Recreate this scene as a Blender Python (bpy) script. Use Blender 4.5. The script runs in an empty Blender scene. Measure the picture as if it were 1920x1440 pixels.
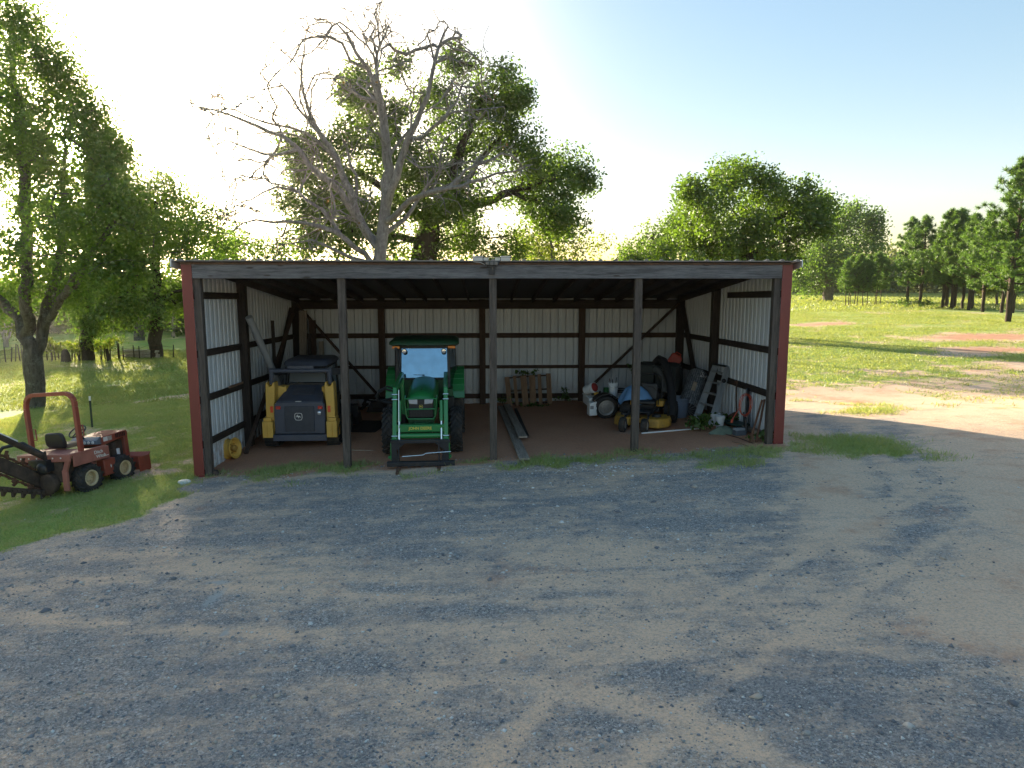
import bpy, math, random
import numpy as np
from mathutils import Vector, Matrix, Euler
R = math.radians
rnd = random.Random(7)
SC = bpy.context.scene
COL = SC.collection

# ------------------------------------------------------------------ camera numbers
F_PX, PITCH, CAM_H = 1331.0, R(8.2), 3.97
CP, SP = math.cos(PITCH), math.sin(PITCH)

def sstep(a, b, x):
    t = np.clip((np.asarray(x, float) - a) / (b - a), 0, 1)
    return t * t * (3 - 2 * t)

def ground_z(x, y):
    """height of the land: falls away on the lawn side, rises gently to the meadow"""
    x = np.asarray(x, float); y = np.asarray(y, float)
    d = x + 6.5
    front = np.where(d > 0, .05 * d, .09 * d)
    rear = .07 + np.where(d > 0, .025 * d, .06 * d)
    t = sstep(15, 22, y)
    z = front * (1 - t) + rear * t
    z = np.clip(z, -.6, 1.1)
    z = z + .03 * np.sin(x * .9 + y * .5) * np.sin(y * .7 - x * .3) * sstep(22, 30, y)
    return z

def gz(x, y): return float(ground_z(x, y))

def ray(px, py):
    a = (px - 960) / F_PX; v = (720 - py) / F_PX
    return Vector((a, CP + v * SP, -SP + v * CP))

def at(px, py, Y):
    """the point of the line of sight through a photo pixel that stands Y metres in front"""
    r = ray(px, py); t = Y / r.y
    return Vector((r.x * t, Y, CAM_H + r.z * t))

def on_ground(px, py):
    r = ray(px, py); z = 0.0; t = 10
    for i in range(80):
        t = (z - CAM_H) / r.z
        z = .6 * z + .4 * gz(r.x * t, r.y * t)
    return Vector((r.x * t, r.y * t, z))

# ------------------------------------------------------------------ materials
MATS = {}
def nodes_of(name):
    m = bpy.data.materials.new(name); m.use_nodes = True
    nt = m.node_tree
    return m, nt, nt.nodes, nt.links, nt.nodes['Principled BSDF']

def N(nt, typ, **kw):
    n = nt.nodes.new(typ)
    for k, v in kw.items():
        if k == 'inp':
            for kk, vv in v.items(): n.inputs[kk].default_value = vv
        else: setattr(n, k, v)
    return n

def ramp(nt, stops, interp='LINEAR'):
    n = nt.nodes.new('ShaderNodeValToRGB'); cr = n.color_ramp; cr.interpolation = interp
    while len(cr.elements) > 1: cr.elements.remove(cr.elements[-1])
    cr.elements[0].position = stops[0][0]; cr.elements[0].color = c4(stops[0][1])
    for p, c in stops[1:]:
        e = cr.elements.new(p); e.color = c4(c)
    return n

def c4(c):
    if isinstance(c, (int, float)): return (c, c, c, 1)
    return tuple(c) + (1,) if len(c) == 3 else tuple(c)

def coords(nt, scale=(1, 1, 1)):
    tc = N(nt, 'ShaderNodeTexCoord'); mp = N(nt, 'ShaderNodeMapping')
    mp.inputs['Scale'].default_value = scale
    nt.links.new(tc.outputs['Object'], mp.inputs['Vector'])
    return mp.outputs['Vector']

def pm(name, col, rough=.55, metal=0.0, var=.18, scale=5.0, stretch=(1, 1, 1), dust=None, dust_amt=.0, dscale=2.5,
       bump=.0, bscale=30.0, spec=.5, coat=0.0):
    """painted / plain surface: noise in colour, blotches of dirt, uneven gloss, fine bump"""
    if name in MATS: return MATS[name]
    m, nt, ns, ln, b = nodes_of(name)
    v = coords(nt, stretch)
    n1 = N(nt, 'ShaderNodeTexNoise', inp={'Scale': scale, 'Detail': 6, 'Roughness': .65}); ln.new(v, n1.inputs['Vector'])
    lo = tuple(c * (1 - var) for c in col); hi = tuple(min(1, c * (1 + var)) for c in col)
    r1 = ramp(nt, [(.3, lo), (.7, hi)]); ln.new(n1.outputs['Fac'], r1.inputs['Fac'])
    out = r1.outputs['Color']
    if dust is not None:
        n2 = N(nt, 'ShaderNodeTexNoise', inp={'Scale': dscale, 'Detail': 9, 'Roughness': .72}); ln.new(v, n2.inputs['Vector'])
        r2 = ramp(nt, [(max(0, .72 - dust_amt * .6), 0), (min(1, 1.0 - dust_amt * .3), 1)]); ln.new(n2.outputs['Fac'], r2.inputs['Fac'])
        mx = N(nt, 'ShaderNodeMixRGB'); ln.new(r2.outputs['Color'], mx.inputs['Fac']); ln.new(out, mx.inputs['Color1'])
        mx.inputs['Color2'].default_value = c4(dust); out = mx.outputs['Color']
        rr = ramp(nt, [(0, rough), (1, min(1, rough + .35))]); ln.new(r2.outputs['Color'], rr.inputs['Fac'])
        ln.new(rr.outputs['Color'], b.inputs['Roughness'])
    else:
        rr = ramp(nt, [(.3, max(.02, rough - .08)), (.7, min(1, rough + .08))]); ln.new(n1.outputs['Fac'], rr.inputs['Fac'])
        ln.new(rr.outputs['Color'], b.inputs['Roughness'])
    ln.new(out, b.inputs['Base Color'])
    b.inputs['Metallic'].default_value = metal
    b.inputs['Specular IOR Level'].default_value = spec
    b.inputs['Coat Weight'].default_value = coat
    if bump > 0:
        n3 = N(nt, 'ShaderNodeTexNoise', inp={'Scale': bscale, 'Detail': 5}); ln.new(v, n3.inputs['Vector'])
        bp = N(nt, 'ShaderNodeBump', inp={'Strength': bump, 'Distance': .01}); ln.new(n3.outputs['Fac'], bp.inputs['Height'])
        ln.new(bp.outputs['Normal'], b.inputs['Normal'])
    MATS[name] = m
    return m

def wood(name, col, dark, axis, rough=.85, knots=None):
    """weathered lumber, grain running along one axis"""
    if name in MATS: return MATS[name]
    m, nt, ns, ln, b = nodes_of(name)
    st = {'x': (.5, 9, 9), 'y': (9, .5, 9), 'z': (9, 9, .5)}[axis]
    v = coords(nt, st)
    n1 = N(nt, 'ShaderNodeTexNoise', inp={'Scale': 2.2, 'Detail': 8, 'Roughness': .7, 'Distortion': .6}); ln.new(v, n1.inputs['Vector'])
    v2 = coords(nt, tuple(s * 3.5 for s in st))
    n2 = N(nt, 'ShaderNodeTexNoise', inp={'Scale': 3.0, 'Detail': 6, 'Roughness': .7}); ln.new(v2, n2.inputs['Vector'])
    r1 = ramp(nt, [(.3, dark), (.55, col), (.8, tuple(min(1, c * 1.45) for c in col))]); ln.new(n1.outputs['Fac'], r1.inputs['Fac'])
    r2 = ramp(nt, [(.32, .35), (.55, 1)]); ln.new(n2.outputs['Fac'], r2.inputs['Fac'])
    mx = N(nt, 'ShaderNodeMixRGB', blend_type='MULTIPLY'); mx.inputs['Fac'].default_value = .8
    ln.new(r1.outputs['Color'], mx.inputs['Color1']); ln.new(r2.outputs['Color'], mx.inputs['Color2'])
    out = mx.outputs['Color']
    if knots:
        vk = coords(nt, {'x': (1.1, 3, 5), 'z': (5, 3, 1.1), 'y': (3, 1.1, 5)}[axis])
        vo = N(nt, 'ShaderNodeTexVoronoi', inp={'Scale': 1.0}); ln.new(vk, vo.inputs['Vector'])
        rk = ramp(nt, [(.0, 1), (.07, 1), (.11, 0)]); ln.new(vo.outputs['Distance'], rk.inputs['Fac'])
        mk = N(nt, 'ShaderNodeMixRGB'); ln.new(rk.outputs['Color'], mk.inputs['Fac']); ln.new(out, mk.inputs['Color1'])
        mk.inputs['Color2'].default_value = c4(knots); out = mk.outputs['Color']
    ln.new(out, b.inputs['Base Color']); b.inputs['Roughness'].default_value = rough
    b.inputs['Specular IOR Level'].default_value = .25
    bp = N(nt, 'ShaderNodeBump', inp={'Strength': .5, 'Distance': .006}); ln.new(n2.outputs['Fac'], bp.inputs['Height'])
    ln.new(bp.outputs['Normal'], b.inputs['Normal'])
    MATS[name] = m
    return m

def leafmat(name, c1, c2, trans=.45, tcol=None, nscale=.5):
    """thin leaf: diffuse front, light passing through from behind, each leaf a little different"""
    if name in MATS: return MATS[name]
    m, nt, ns, ln, b = nodes_of(name)
    ns.remove(b); out = ns['Material Output']
    geo = N(nt, 'ShaderNodeNewGeometry')
    r1 = ramp(nt, [(0, c1), (1, c2)])
    nz = N(nt, 'ShaderNodeTexNoise', inp={'Scale': nscale, 'Detail': 3}); ln.new(coords(nt), nz.inputs['Vector'])
    ad = N(nt, 'ShaderNodeMath', operation='ADD'); ml = N(nt, 'ShaderNodeMath', operation='MULTIPLY_ADD')
    ln.new(geo.outputs['Random Per Island'], ml.inputs[0]); ml.inputs[1].default_value = .6; ml.inputs[2].default_value = -.3
    ln.new(ml.outputs[0], ad.inputs[0]); ln.new(nz.outputs['Fac'], ad.inputs[1])
    ln.new(ad.outputs[0], r1.inputs['Fac'])
    d = N(nt, 'ShaderNodeBsdfDiffuse'); t = N(nt, 'ShaderNodeBsdfTranslucent'); g = N(nt, 'ShaderNodeBsdfGlossy', inp={'Roughness': .45})
    ln.new(r1.outputs['Color'], d.inputs['Color'])
    tm = N(nt, 'ShaderNodeMixRGB', blend_type='MULTIPLY'); tm.inputs['Fac'].default_value = 1
    ln.new(r1.outputs['Color'], tm.inputs['Color1']); tm.inputs['Color2'].default_value = c4(tcol or (1.6, 1.5, .6))
    ln.new(tm.outputs['Color'], t.inputs['Color'])
    mx = N(nt, 'ShaderNodeMixShader'); mx.inputs['Fac'].default_value = trans
    ln.new(d.outputs[0], mx.inputs[1]); ln.new(t.outputs[0], mx.inputs[2])
    mg = N(nt, 'ShaderNodeMixShader'); mg.inputs['Fac'].default_value = .04
    ln.new(mx.outputs[0], mg.inputs[1]); ln.new(g.outputs[0], mg.inputs[2])
    ln.new(mg.outputs[0], out.inputs['Surface'])
    MATS[name] = m
    return m

# ------------------------------------------------------------------ mesh builder
def link(o, parent=None):
    COL.objects.link(o)
    if parent is not None: o.parent = parent
    return o

def tag(o, label=None, cat=None, group=None, kind=None):
    if label: o['label'] = label
    if cat: o['category'] = cat
    if group: o['group'] = group
    if kind: o['kind'] = kind
    return o

def thing(name, label, cat, loc=(0, 0, 0), rot=(0, 0, 0), group=None):
    o = bpy.data.objects.new(name, None); link(o)
    o.empty_display_size = .2
    o.location = loc; o.rotation_euler = rot
    return tag(o, label, cat, group)

def copy_tree(o, parent=None):
    c = o.copy(); COL.objects.link(c)
    if parent is not None: c.parent = parent
    for ch in list(o.children): copy_tree(ch, c)
    return c

def basis(d, up=(0, 0, 1)):
    d = Vector(d).normalized(); up = Vector(up)
    if abs(d.dot(up)) > .98: up = Vector((1, 0, 0)) if abs(d.x) < .9 else Vector((0, 1, 0))
    s = d.cross(up).normalized(); u = s.cross(d).normalized()
    return d, s, u

class MB:
    def __init__(s): s.v = []; s.f = []
    def add(s, vs, fs):
        k = len(s.v); s.v += [tuple(v) for v in vs]; s.f += [tuple(i + k for i in f) for f in fs]; return s
    def box(s, c, d, rot=None, taper=(1, 1)):
        cx, cy, cz = c; x, y, z = d[0] / 2, d[1] / 2, d[2] / 2; tx, ty = taper
        vs = [Vector((-x, -y, -z)), Vector((x, -y, -z)), Vector((x, y, -z)), Vector((-x, y, -z)),
              Vector((-x * tx, -y * ty, z)), Vector((x * tx, -y * ty, z)), Vector((x * tx, y * ty, z)), Vector((-x * tx, y * ty, z))]
        if rot:
            M = Euler(rot).to_matrix(); vs = [M @ v for v in vs]
        return s.add([v + Vector(c) for v in vs], [(0, 3, 2, 1), (4, 5, 6, 7), (0, 1, 5, 4), (1, 2, 6, 5), (2, 3, 7, 6), (3, 0, 4, 7)])
    def bb(s, x0, x1, y0, y1, z0, z1): return s.box(((x0 + x1) / 2, (y0 + y1) / 2, (z0 + z1) / 2), (x1 - x0, y1 - y0, z1 - z0))
    def bar(s, p0, p1, w, h, up=(0, 0, 1)):
        p0 = Vector(p0); p1 = Vector(p1); d, a, u = basis(p1 - p0, up); a = a * w / 2; u = u * h / 2
        vs = [p0 - a - u, p0 + a - u, p0 + a + u, p0 - a + u, p1 - a - u, p1 + a - u, p1 + a + u, p1 - a + u]
        return s.add(vs, [(0, 3, 2, 1)[::-1], (4, 5, 6, 7)[::-1], (0, 1, 5, 4)[::-1], (1, 2, 6, 5)[::-1], (2, 3, 7, 6)[::-1], (3, 0, 4, 7)[::-1]])
    def tube(s, pts, r, n=10, cap=True, closed=False):
        pts = [Vector(p) for p in pts]; m = len(pts)
        rs = r if isinstance(r, (list, tuple)) else [r] * m
        up = None; vs = []
        for i, p in enumerate(pts):
            if closed: d = pts[(i + 1) % m] - pts[i - 1]
            else: d = pts[min(i + 1, m - 1)] - pts[max(i - 1, 0)]
            d, a, u = basis(d, up if up is not None else (0, 0, 1)); up = u
            for k in range(n):
                t = 2 * math.pi * k / n
                vs.append(p + (a * math.cos(t) + u * math.sin(t)) * rs[i])
        fs = []
        for i in range(m if closed else m - 1):
            j = (i + 1) % m
            for k in range(n):
                q = (k + 1) % n; fs.append((i * n + k, i * n + q, j * n + q, j * n + k))
        if cap and not closed:
            fs.append(tuple(range(n - 1, -1, -1))); fs.append(tuple((m - 1) * n + k for k in range(n)))
        return s.add(vs, fs)
    def lathe(s, prof, o=(0, 0, 0), axis=(0, 0, 1), n=20, closed=False):
        """prof: (radius, distance along axis) pairs"""
        d, a, u = basis(axis); o = Vector(o); vs = []; m = len(prof)
        for r, h in prof:
            for k in range(n):
                t = 2 * math.pi * k / n
                vs.append(o + d * h + (a * math.cos(t) + u * math.sin(t)) * max(r, 1e-4))
        fs = []
        for i in range(m if closed else m - 1):
            j = (i + 1) % m
            for k in range(n):
                q = (k + 1) % n; fs.append((i * n + k, i * n + q, j * n + q, j * n + k))
        if not closed:
            fs.append(tuple(range(n - 1, -1, -1))); fs.append(tuple((m - 1) * n + k for k in range(n)))
        return s.add(vs, fs)
    def prism(s, poly, x0, x1, plane='yz'):
        """polygon in a plane, drawn out along the third axis"""
        def P(a, b, c):
            return {'yz': (c, a, b), 'xz': (a, c, b), 'xy': (a, b, c)}[plane]
        n = len(poly)
        vs = [P(a, b, x0) for a, b in poly] + [P(a, b, x1) for a, b in poly]
        fs = [tuple(range(n)), tuple(range(2 * n - 1, n - 1, -1))]
        for i in range(n):
            j = (i + 1) % n; fs.append((i, n + i, n + j, j))
        return s.add(vs, fs)
    def loft(s, rings, cap=True):
        n = len(rings[0]); vs = [p for r in rings for p in r]; fs = []
        for i in range(len(rings) - 1):
            for k in range(n):
                q = (k + 1) % n; fs.append((i * n + k, i * n + q, (i + 1) * n + q, (i + 1) * n + k))
        if cap: fs += [tuple(range(n - 1, -1, -1)), tuple((len(rings) - 1) * n + k for k in range(n))]
        return s.add(vs, fs)
    def ball(s, c, r, nu=12, nv=8, sq=(1, 1, 1)):
        c = Vector(c); prof = []
        vs = []; fs = []
        for i in range(nv + 1):
            th = math.pi * i / nv
            for k in range(nu):
                t = 2 * math.pi * k / nu
                vs.append(c + Vector((math.sin(th) * math.cos(t) * r * sq[0], math.sin(th) * math.sin(t) * r * sq[1], math.cos(th) * r * sq[2])))
        for i in range(nv):
            for k in range(nu):
                q = (k + 1) % nu; fs.append((i * nu + k, (i + 1) * nu + k, (i + 1) * nu + q, i * nu + q))
        return s.add(vs, fs)
    def build(s, name, m, parent=None, bevel=0.0, smooth=True, ang=38, loc=None, rot=None):
        me = bpy.data.meshes.new(name); me.from_pydata(s.v, [], s.f); me.validate(); me.update()
        import bmesh
        bm = bmesh.new(); bm.from_mesh(me); bmesh.ops.recalc_face_normals(bm, faces=bm.faces); bm.to_mesh(me); bm.free()
        for mm in (m if isinstance(m, (list, tuple)) else [m]): me.materials.append(mm)
        if smooth:
            me.shade_smooth(); me.set_sharp_from_angle(angle=R(ang))
        o = bpy.data.objects.new(name, me); link(o, parent)
        if loc is not None: o.location = loc
        if rot is not None: o.rotation_euler = rot
        if bevel > 0:
            b = o.modifiers.new('bevel', 'BEVEL'); b.width = bevel; b.segments = 2; b.limit_method = 'ANGLE'; b.angle_limit = R(40)
            b.harden_normals = False
        return o

def np_mesh(name, verts, faces, m, parent=None, k=3, smooth=False):
    """a large mesh straight from arrays; faces is an (n, k) array"""
    me = bpy.data.meshes.new(name)
    verts = np.asarray(verts, np.float32); faces = np.asarray(faces, np.int32)
    me.vertices.add(len(verts)); me.vertices.foreach_set('co', verts.ravel())
    me.loops.add(faces.size); me.loops.foreach_set('vertex_index', faces.ravel())
    me.polygons.add(len(faces)); me.polygons.foreach_set('loop_start', np.arange(0, faces.size, k, dtype=np.int32))
    me.update(calc_edges=True)
    if smooth: me.shade_smooth()
    for mm in (m if isinstance(m, (list, tuple)) else [m]): me.materials.append(mm)
    o = bpy.data.objects.new(name, me); link(o, parent)
    return o

def lettering(name, text, size, m, parent, loc, rot, depth=.004, align='CENTER', shear=0.0):
    cu = bpy.data.curves.new(name, 'FONT'); cu.body = text; cu.size = size; cu.extrude = depth; cu.align_x = align; cu.align_y = 'CENTER'
    cu.shear = shear; cu.offset = size * .012
    tmp = bpy.data.objects.new(name + '_src', cu); COL.objects.link(tmp)
    dg = bpy.context.evaluated_depsgraph_get()
    me = bpy.data.meshes.new_from_object(tmp.evaluated_get(dg)); bpy.data.objects.remove(tmp); me.name = name
    me.materials.clear(); me.materials.append(m)
    o = bpy.data.objects.new(name, me); link(o, parent); o.location = loc; o.rotation_euler = rot
    return o

# ------------------------------------------------------------------ camera, sky, sun
cam = bpy.data.cameras.new('camera'); cam.sensor_width = 36; cam.lens = F_PX / 1920 * 36; cam.clip_end = 6000; cam.clip_start = .1
co = bpy.data.objects.new('camera', cam); COL.objects.link(co)
co.location = (0, 0, CAM_H); co.rotation_euler = (R(90) - PITCH, 0, 0); SC.camera = co

SUN_AZ, SUN_EL = R(-30.7), R(8.6)           # left of the view direction (+Y), above the horizon
sdir = Vector((math.sin(SUN_AZ) * math.cos(SUN_EL), math.cos(SUN_AZ) * math.cos(SUN_EL), math.sin(SUN_EL)))
W = bpy.data.worlds.new('World'); SC.world = W; W.use_nodes = True
wn = W.node_tree; bg = wn.nodes['Background']
sky = wn.nodes.new('ShaderNodeTexSky'); sky.sky_type = 'NISHITA'; sky.sun_disc = False
sky.sun_elevation = SUN_EL; sky.sun_rotation = SUN_AZ; sky.altitude = 100
sky.air_density = 1.0; sky.dust_density = 0.45; sky.ozone_density = 1.5
# the bright halo of the sun itself, fixed to its direction in the sky
wtc = wn.nodes.new('ShaderNodeTexCoord'); wdt = wn.nodes.new('ShaderNodeVectorMath'); wdt.operation = 'DOT_PRODUCT'
wnm = wn.nodes.new('ShaderNodeVectorMath'); wnm.operation = 'NORMALIZE'
wn.links.new(wtc.outputs['Generated'], wnm.inputs[0]); wn.links.new(wnm.outputs[0], wdt.inputs[0]); wdt.inputs[1].default_value = sdir
def halo(power, gain):
    a = wn.nodes.new('ShaderNodeMath'); a.operation = 'MAXIMUM'; wn.links.new(wdt.outputs['Value'], a.inputs[0]); a.inputs[1].default_value = 0
    b_ = wn.nodes.new('ShaderNodeMath'); b_.operation = 'POWER'; wn.links.new(a.outputs[0], b_.inputs[0]); b_.inputs[1].default_value = power
    c_ = wn.nodes.new('ShaderNodeMath'); c_.operation = 'MULTIPLY'; wn.links.new(b_.outputs[0], c_.inputs[0]); c_.inputs[1].default_value = gain
    return c_.outputs[0]
hs = wn.nodes.new('ShaderNodeMath'); hs.operation = 'ADD'; wn.links.new(halo(3500, 260.0), hs.inputs[0]); wn.links.new(halo(24, 19.0), hs.inputs[1])
hm = wn.nodes.new('ShaderNodeMixRGB'); hm.blend_type = 'ADD'; hm.inputs['Fac'].default_value = 1
hc = wn.nodes.new('ShaderNodeMixRGB'); hc.blend_type = 'MULTIPLY'; hc.inputs['Fac'].default_value = 1; hc.inputs['Color1'].default_value = (1, .80, .52, 1); wn.links.new(hs.outputs[0], hc.inputs['Color2'])
# gamma flattens the sky: low glow dimmed, top lifted to brighten the shaded ground
sg_ = wn.nodes.new('ShaderNodeGamma'); sg_.inputs['Gamma'].default_value = .56; wn.links.new(sky.outputs['Color'], sg_.inputs['Color'])
sh_ = wn.nodes.new('ShaderNodeHueSaturation'); sh_.inputs['Saturation'].default_value = 1.6; sh_.inputs['Value'].default_value = .54; wn.links.new(sg_.outputs[0], sh_.inputs['Color'])
st_ = wn.nodes.new('ShaderNodeMixRGB'); st_.blend_type = 'MULTIPLY'; st_.inputs['Fac'].default_value = 1; st_.inputs['Color2'].default_value = (1.085, .97, .945, 1); wn.links.new(sh_.outputs[0], st_.inputs['Color1'])
wn.links.new(st_.outputs[0], hm.inputs['Color1']); wn.links.new(hc.outputs[0], hm.inputs['Color2'])
wn.links.new(hm.outputs[0], bg.inputs['Color']); bg.inputs['Strength'].default_value = SKY_STRENGTH = .13
sun = bpy.data.lights.new('sun', 'SUN'); sun.energy = 3.4; sun.angle = R(.6); sun.color = (1.0, .86, .64)
so = bpy.data.objects.new('sun', sun); COL.objects.link(so); so.location = sdir * 80
so.rotation_euler = (-sdir).to_track_quat('-Z', 'Y').to_euler()
SC.view_settings.view_transform = 'Standard'; SC.view_settings.look = 'None'; SC.view_settings.exposure = 2.92; SC.view_settings.gamma = 1
SC.cycles.use_denoising = True
SC.cycles.max_bounces = 8; SC.cycles.transparent_max_bounces = 8; SC.cycles.diffuse_bounces = 4; SC.cycles.sample_clamp_indirect = 6
# ------------------------------------------------------------------ the ground
def vnoise(x, y, seed, s):
    """smooth value noise on arrays"""
    rs = np.random.RandomState(seed); T = rs.rand(256, 256)
    x = np.asarray(x, float) * s + 100; y = np.asarray(y, float) * s + 100
    xi = np.floor(x).astype(int); yi = np.floor(y).astype(int); fx = x - xi; fy = y - yi
    fx = fx * fx * (3 - 2 * fx); fy = fy * fy * (3 - 2 * fy)
    a = T[xi % 256, yi % 256]; b = T[(xi + 1) % 256, yi % 256]; c = T[xi % 256, (yi + 1) % 256]; d = T[(xi + 1) % 256, (yi + 1) % 256]
    return (a * (1 - fx) + b * fx) * (1 - fy) + (c * (1 - fx) + d * fx) * fy

def fbm(x, y, seed, s, o=4):
    t = 0; w = .5; n = 0
    for i in range(o):
        t = t + w * vnoise(x, y, seed + i, s * 2 ** i); n += w; w *= .55
    return t / n

_WARP = [None, None]
def warp(x, y):
    if _WARP[0] is not x: _WARP[0] = x; _WARP[1] = ((fbm(x, y, 61, 1.1, 5) - .5) * 1.5, (fbm(x, y, 67, 1.1, 5) - .5) * 1.5)
    return _WARP[1]

def patch(x, y, cx, cy, rx, ry):
    """a soft blot on the ground, given as a spot of the photo and its spread there"""
    g = on_ground(cx, cy); far = on_ground(cx, cy - ry); near = on_ground(cx, cy + ry)
    wx, wy = warp(x, y); x = x + wx; y = y + wy
    hx = rx * g.y / F_PX * 1.02; hy = max(.1, (far.y - near.y) / 2)
    return np.exp(-(((x - g.x) / hx) ** 2 + ((y - g.y) / hy) ** 2) * .9)

def strip(x, y, pts, w):
    """a worn track: pts are spots of the photo, w the half width in metres"""
    G = [on_ground(*p) for p in pts]; best = np.full(np.shape(x), 1e9)
    for a, b in zip(G[:-1], G[1:]):
        dx, dy = b.x - a.x, b.y - a.y; L = dx * dx + dy * dy
        t = np.clip(((x - a.x) * dx + (y - a.y) * dy) / L, 0, 1)
        best = np.minimum(best, np.hypot(x - a.x - t * dx, y - a.y - t * dy))
    return np.exp(-(best / w) ** 2)

TH = R(1.98); SX0, SY0 = -6.5, 14.13        # the shed: its front corner on the lawn side and its turn
def shed_uv(x, y):
    dx = x - SX0; dy = y - SY0
    return dx * math.cos(TH) + dy * math.sin(TH), -dx * math.sin(TH) + dy * math.cos(TH)
def S(u, w, z=None):
    x = SX0 + u * math.cos(TH) - w * math.sin(TH); y = SY0 + u * math.sin(TH) + w * math.cos(TH)
    return Vector((x, y, gz(x, y) if z is None else z))

def lawn_edge(y):
    return np.interp(y, [-20, 5, 7.5, 9.2, 10.4, 11.2, 12.0, 13.0, 14.2, 22.2, 22.3, 400], [-60, -30, -16, -10.6, -7.9, -6.9, -6.45, -6.1, -6.45, -6.7, 6.0, 6.0])

def fields(x, y):
    u, w = shed_uv(x, y)
    n1 = fbm(x, y, 3, .9); n2 = fbm(x, y, 11, .35); n3 = fbm(x, y, 23, 3.0)
    # grass
    g = sstep(-.45, .5, lawn_edge(y) - x + (n1 - .5) * 1.5 + (n3 - .5) * .7)
    field = np.maximum(sstep(22.0, 27.0, y + (n2 - .5) * 8 - .12 * np.maximum(0, x - 12)), .42 * sstep(17.5, 21, y + (n1 - .5) * 5)) * sstep(5.5, 7, x)
    g = np.maximum(g, field)
    g = np.where((y > 22.3) & (x < 6.3), 1.0, g)
    for p in [(1570, 840, 125, 28, 1.1), (1510, 815, 60, 12, .8), (1420, 847, 130, 18, 1.1), (1290, 858, 130, 14, 1.05), (1110, 863, 110, 11, .95), (1180, 852, 70, 11, .95), (1350, 850, 90, 14, 1.05), (1230, 857, 80, 12, 1.0), (1000, 868, 70, 9, .8), (1490, 843, 70, 16, 1.05),
              (525, 886, 90, 18, 1.05), (640, 872, 45, 12, .9), (600, 880, 40, 10, .7), (905, 862, 45, 8, .6), (790, 888, 45, 7, .5), (405, 890, 25, 14, .7),
              (1590, 770, 90, 10, .45), (1750, 745, 160, 14, .5), (1850, 760, 100, 14, .45), (1560, 722, 100, 10, .6), (1330, 822, 50, 9, .55), (1440, 820, 30, 8, .5)]:
        g = np.maximum(g, p[4] * patch(x, y, *p[:4]))
    dirt = np.zeros_like(x)
    for p in [(1545, 607, 85, 4, 1.0), (1850, 632, 150, 9, 1.1), (1760, 612, 60, 4, .8), (1870, 655, 110, 10, 1.0), (1830, 690, 150, 9, .6), (1650, 690, 80, 6, .35), (1560, 700, 70, 5, .5), (1640, 585, 110, 3, .5),
              (300, 870, 50, 8, .5), (290, 830, 60, 6, .4), (330, 850, 40, 6, .55), (250, 890, 60, 6, .45), (190, 940, 80, 6, .35), (280, 745, 60, 4, .35)]:
        dirt = np.maximum(dirt, p[4] * patch(x, y, *p[:4]))
    inside = sstep(-.75, .3, w + (n1 - .5) * .8) * sstep(-.25, .25, u) * sstep(-.25, .25, 12.2 - u) * sstep(-.3, 0, 7.8 - w)
    lawn_bare = np.maximum(sstep(.58, .72, n2) * .5, sstep(.56, .70, fbm(x, y, 91, .8)) * .55)
    g = np.clip(g - dirt * .9 - lawn_bare * sstep(10, 13, y) - .7 * inside * sstep(.1, .9, w), 0, 1)
    # tan dust worn into the gravel
    dust = np.zeros_like(x)
    for pts, ww, a in [([(-250, 1000), (200, 1040), (420, 1068), (700, 1075), (1000, 1095), (1300, 1085)], .38, .75),
                       ([(900, 1020), (1150, 1040), (1300, 1060)], .7, .42),
                       ([(1000, 1285), (1200, 1330), (1400, 1395), (1520, 1480)], .22, .9),
                       ([(560, 1310), (900, 1255), (1150, 1215), (1480, 1225)], .38, .55),
                       ([(700, 1180), (950, 1200), (1300, 1150)], .55, .42),
                       ([(1500, 1030), (1640, 960), (1720, 910), (1640, 850)], .25, .75),
                       ([(350, 950), (450, 905), (620, 890), (760, 882)], .25, .55),
                       ([(0, 1030), (150, 1000), (270, 965), (360, 925)], .3, .65),
                       ([(1900, 1130), (1500, 1120), (1000, 1130), (500, 1105), (-100, 1075)], .16, .62), ([(1900, 1240), (1480, 1212), (1000, 1215), (500, 1190), (-150, 1150)], .16, .55),
                       ([(1800, 900), (1600, 985), (1300, 1150), (1050, 1290), (900, 1440)], .13, .8), ([(1860, 960), (1720, 1040), (1480, 1200), (1260, 1350), (1160, 1470)], .13, .8)]:
        dust = np.maximum(dust, (.38 + .46 * a) * strip(x, y, pts, ww * 1.45))
    dust = np.maximum(dust, .36)
    road = sstep(3.3, 5.1, x + (n2 - .5) * 2.0 + (n1 - .5) * 1.2 - np.interp(y, [4, 8, 10, 12, 14, 18, 26], [-.6, .0, .1, .5, 1.4, -.6, 0]))
    road = road * (1 - .55 * strip(x, y, [(1650, 790), (1750, 900), (1760, 980), (1640, 1150)], .55)) * (1 - .6 * strip(x, y, [(1500, 770), (1640, 850), (1720, 950)], .45)) * (1 - .35 * sstep(6.2, 4.8, y))
    dust = np.maximum(dust, road * (.98 + .5 * (n1 - .5)))
    dust = np.maximum(dust, dirt * .8)
    dust = np.maximum(dust, .85 * sstep(-.1, .7, lawn_edge(y) - x))
    # reddish soil
    red = np.maximum(inside, np.maximum(dirt * .75, .55 * lawn_bare))
    red = np.maximum(red, .55 * patch(x, y, 1560, 750, 90, 14)); red = np.maximum(red, .34 * road)
    return np.clip(g, 0, 1), np.clip(dust, 0, 1), np.clip(red, 0, 1)

def axis(lo, a, b, hi, step, grow=1.13):
    c = list(np.arange(a, b + 1e-6, step)); d = step; l = [a]; h = [c[-1]]
    while l[-1] > lo: d *= grow; l.append(l[-1] - d)
    d = step
    while h[-1] < hi: d *= grow; h.append(h[-1] + d)
    return np.array(l[:0:-1] + c + h[1:])

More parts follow.
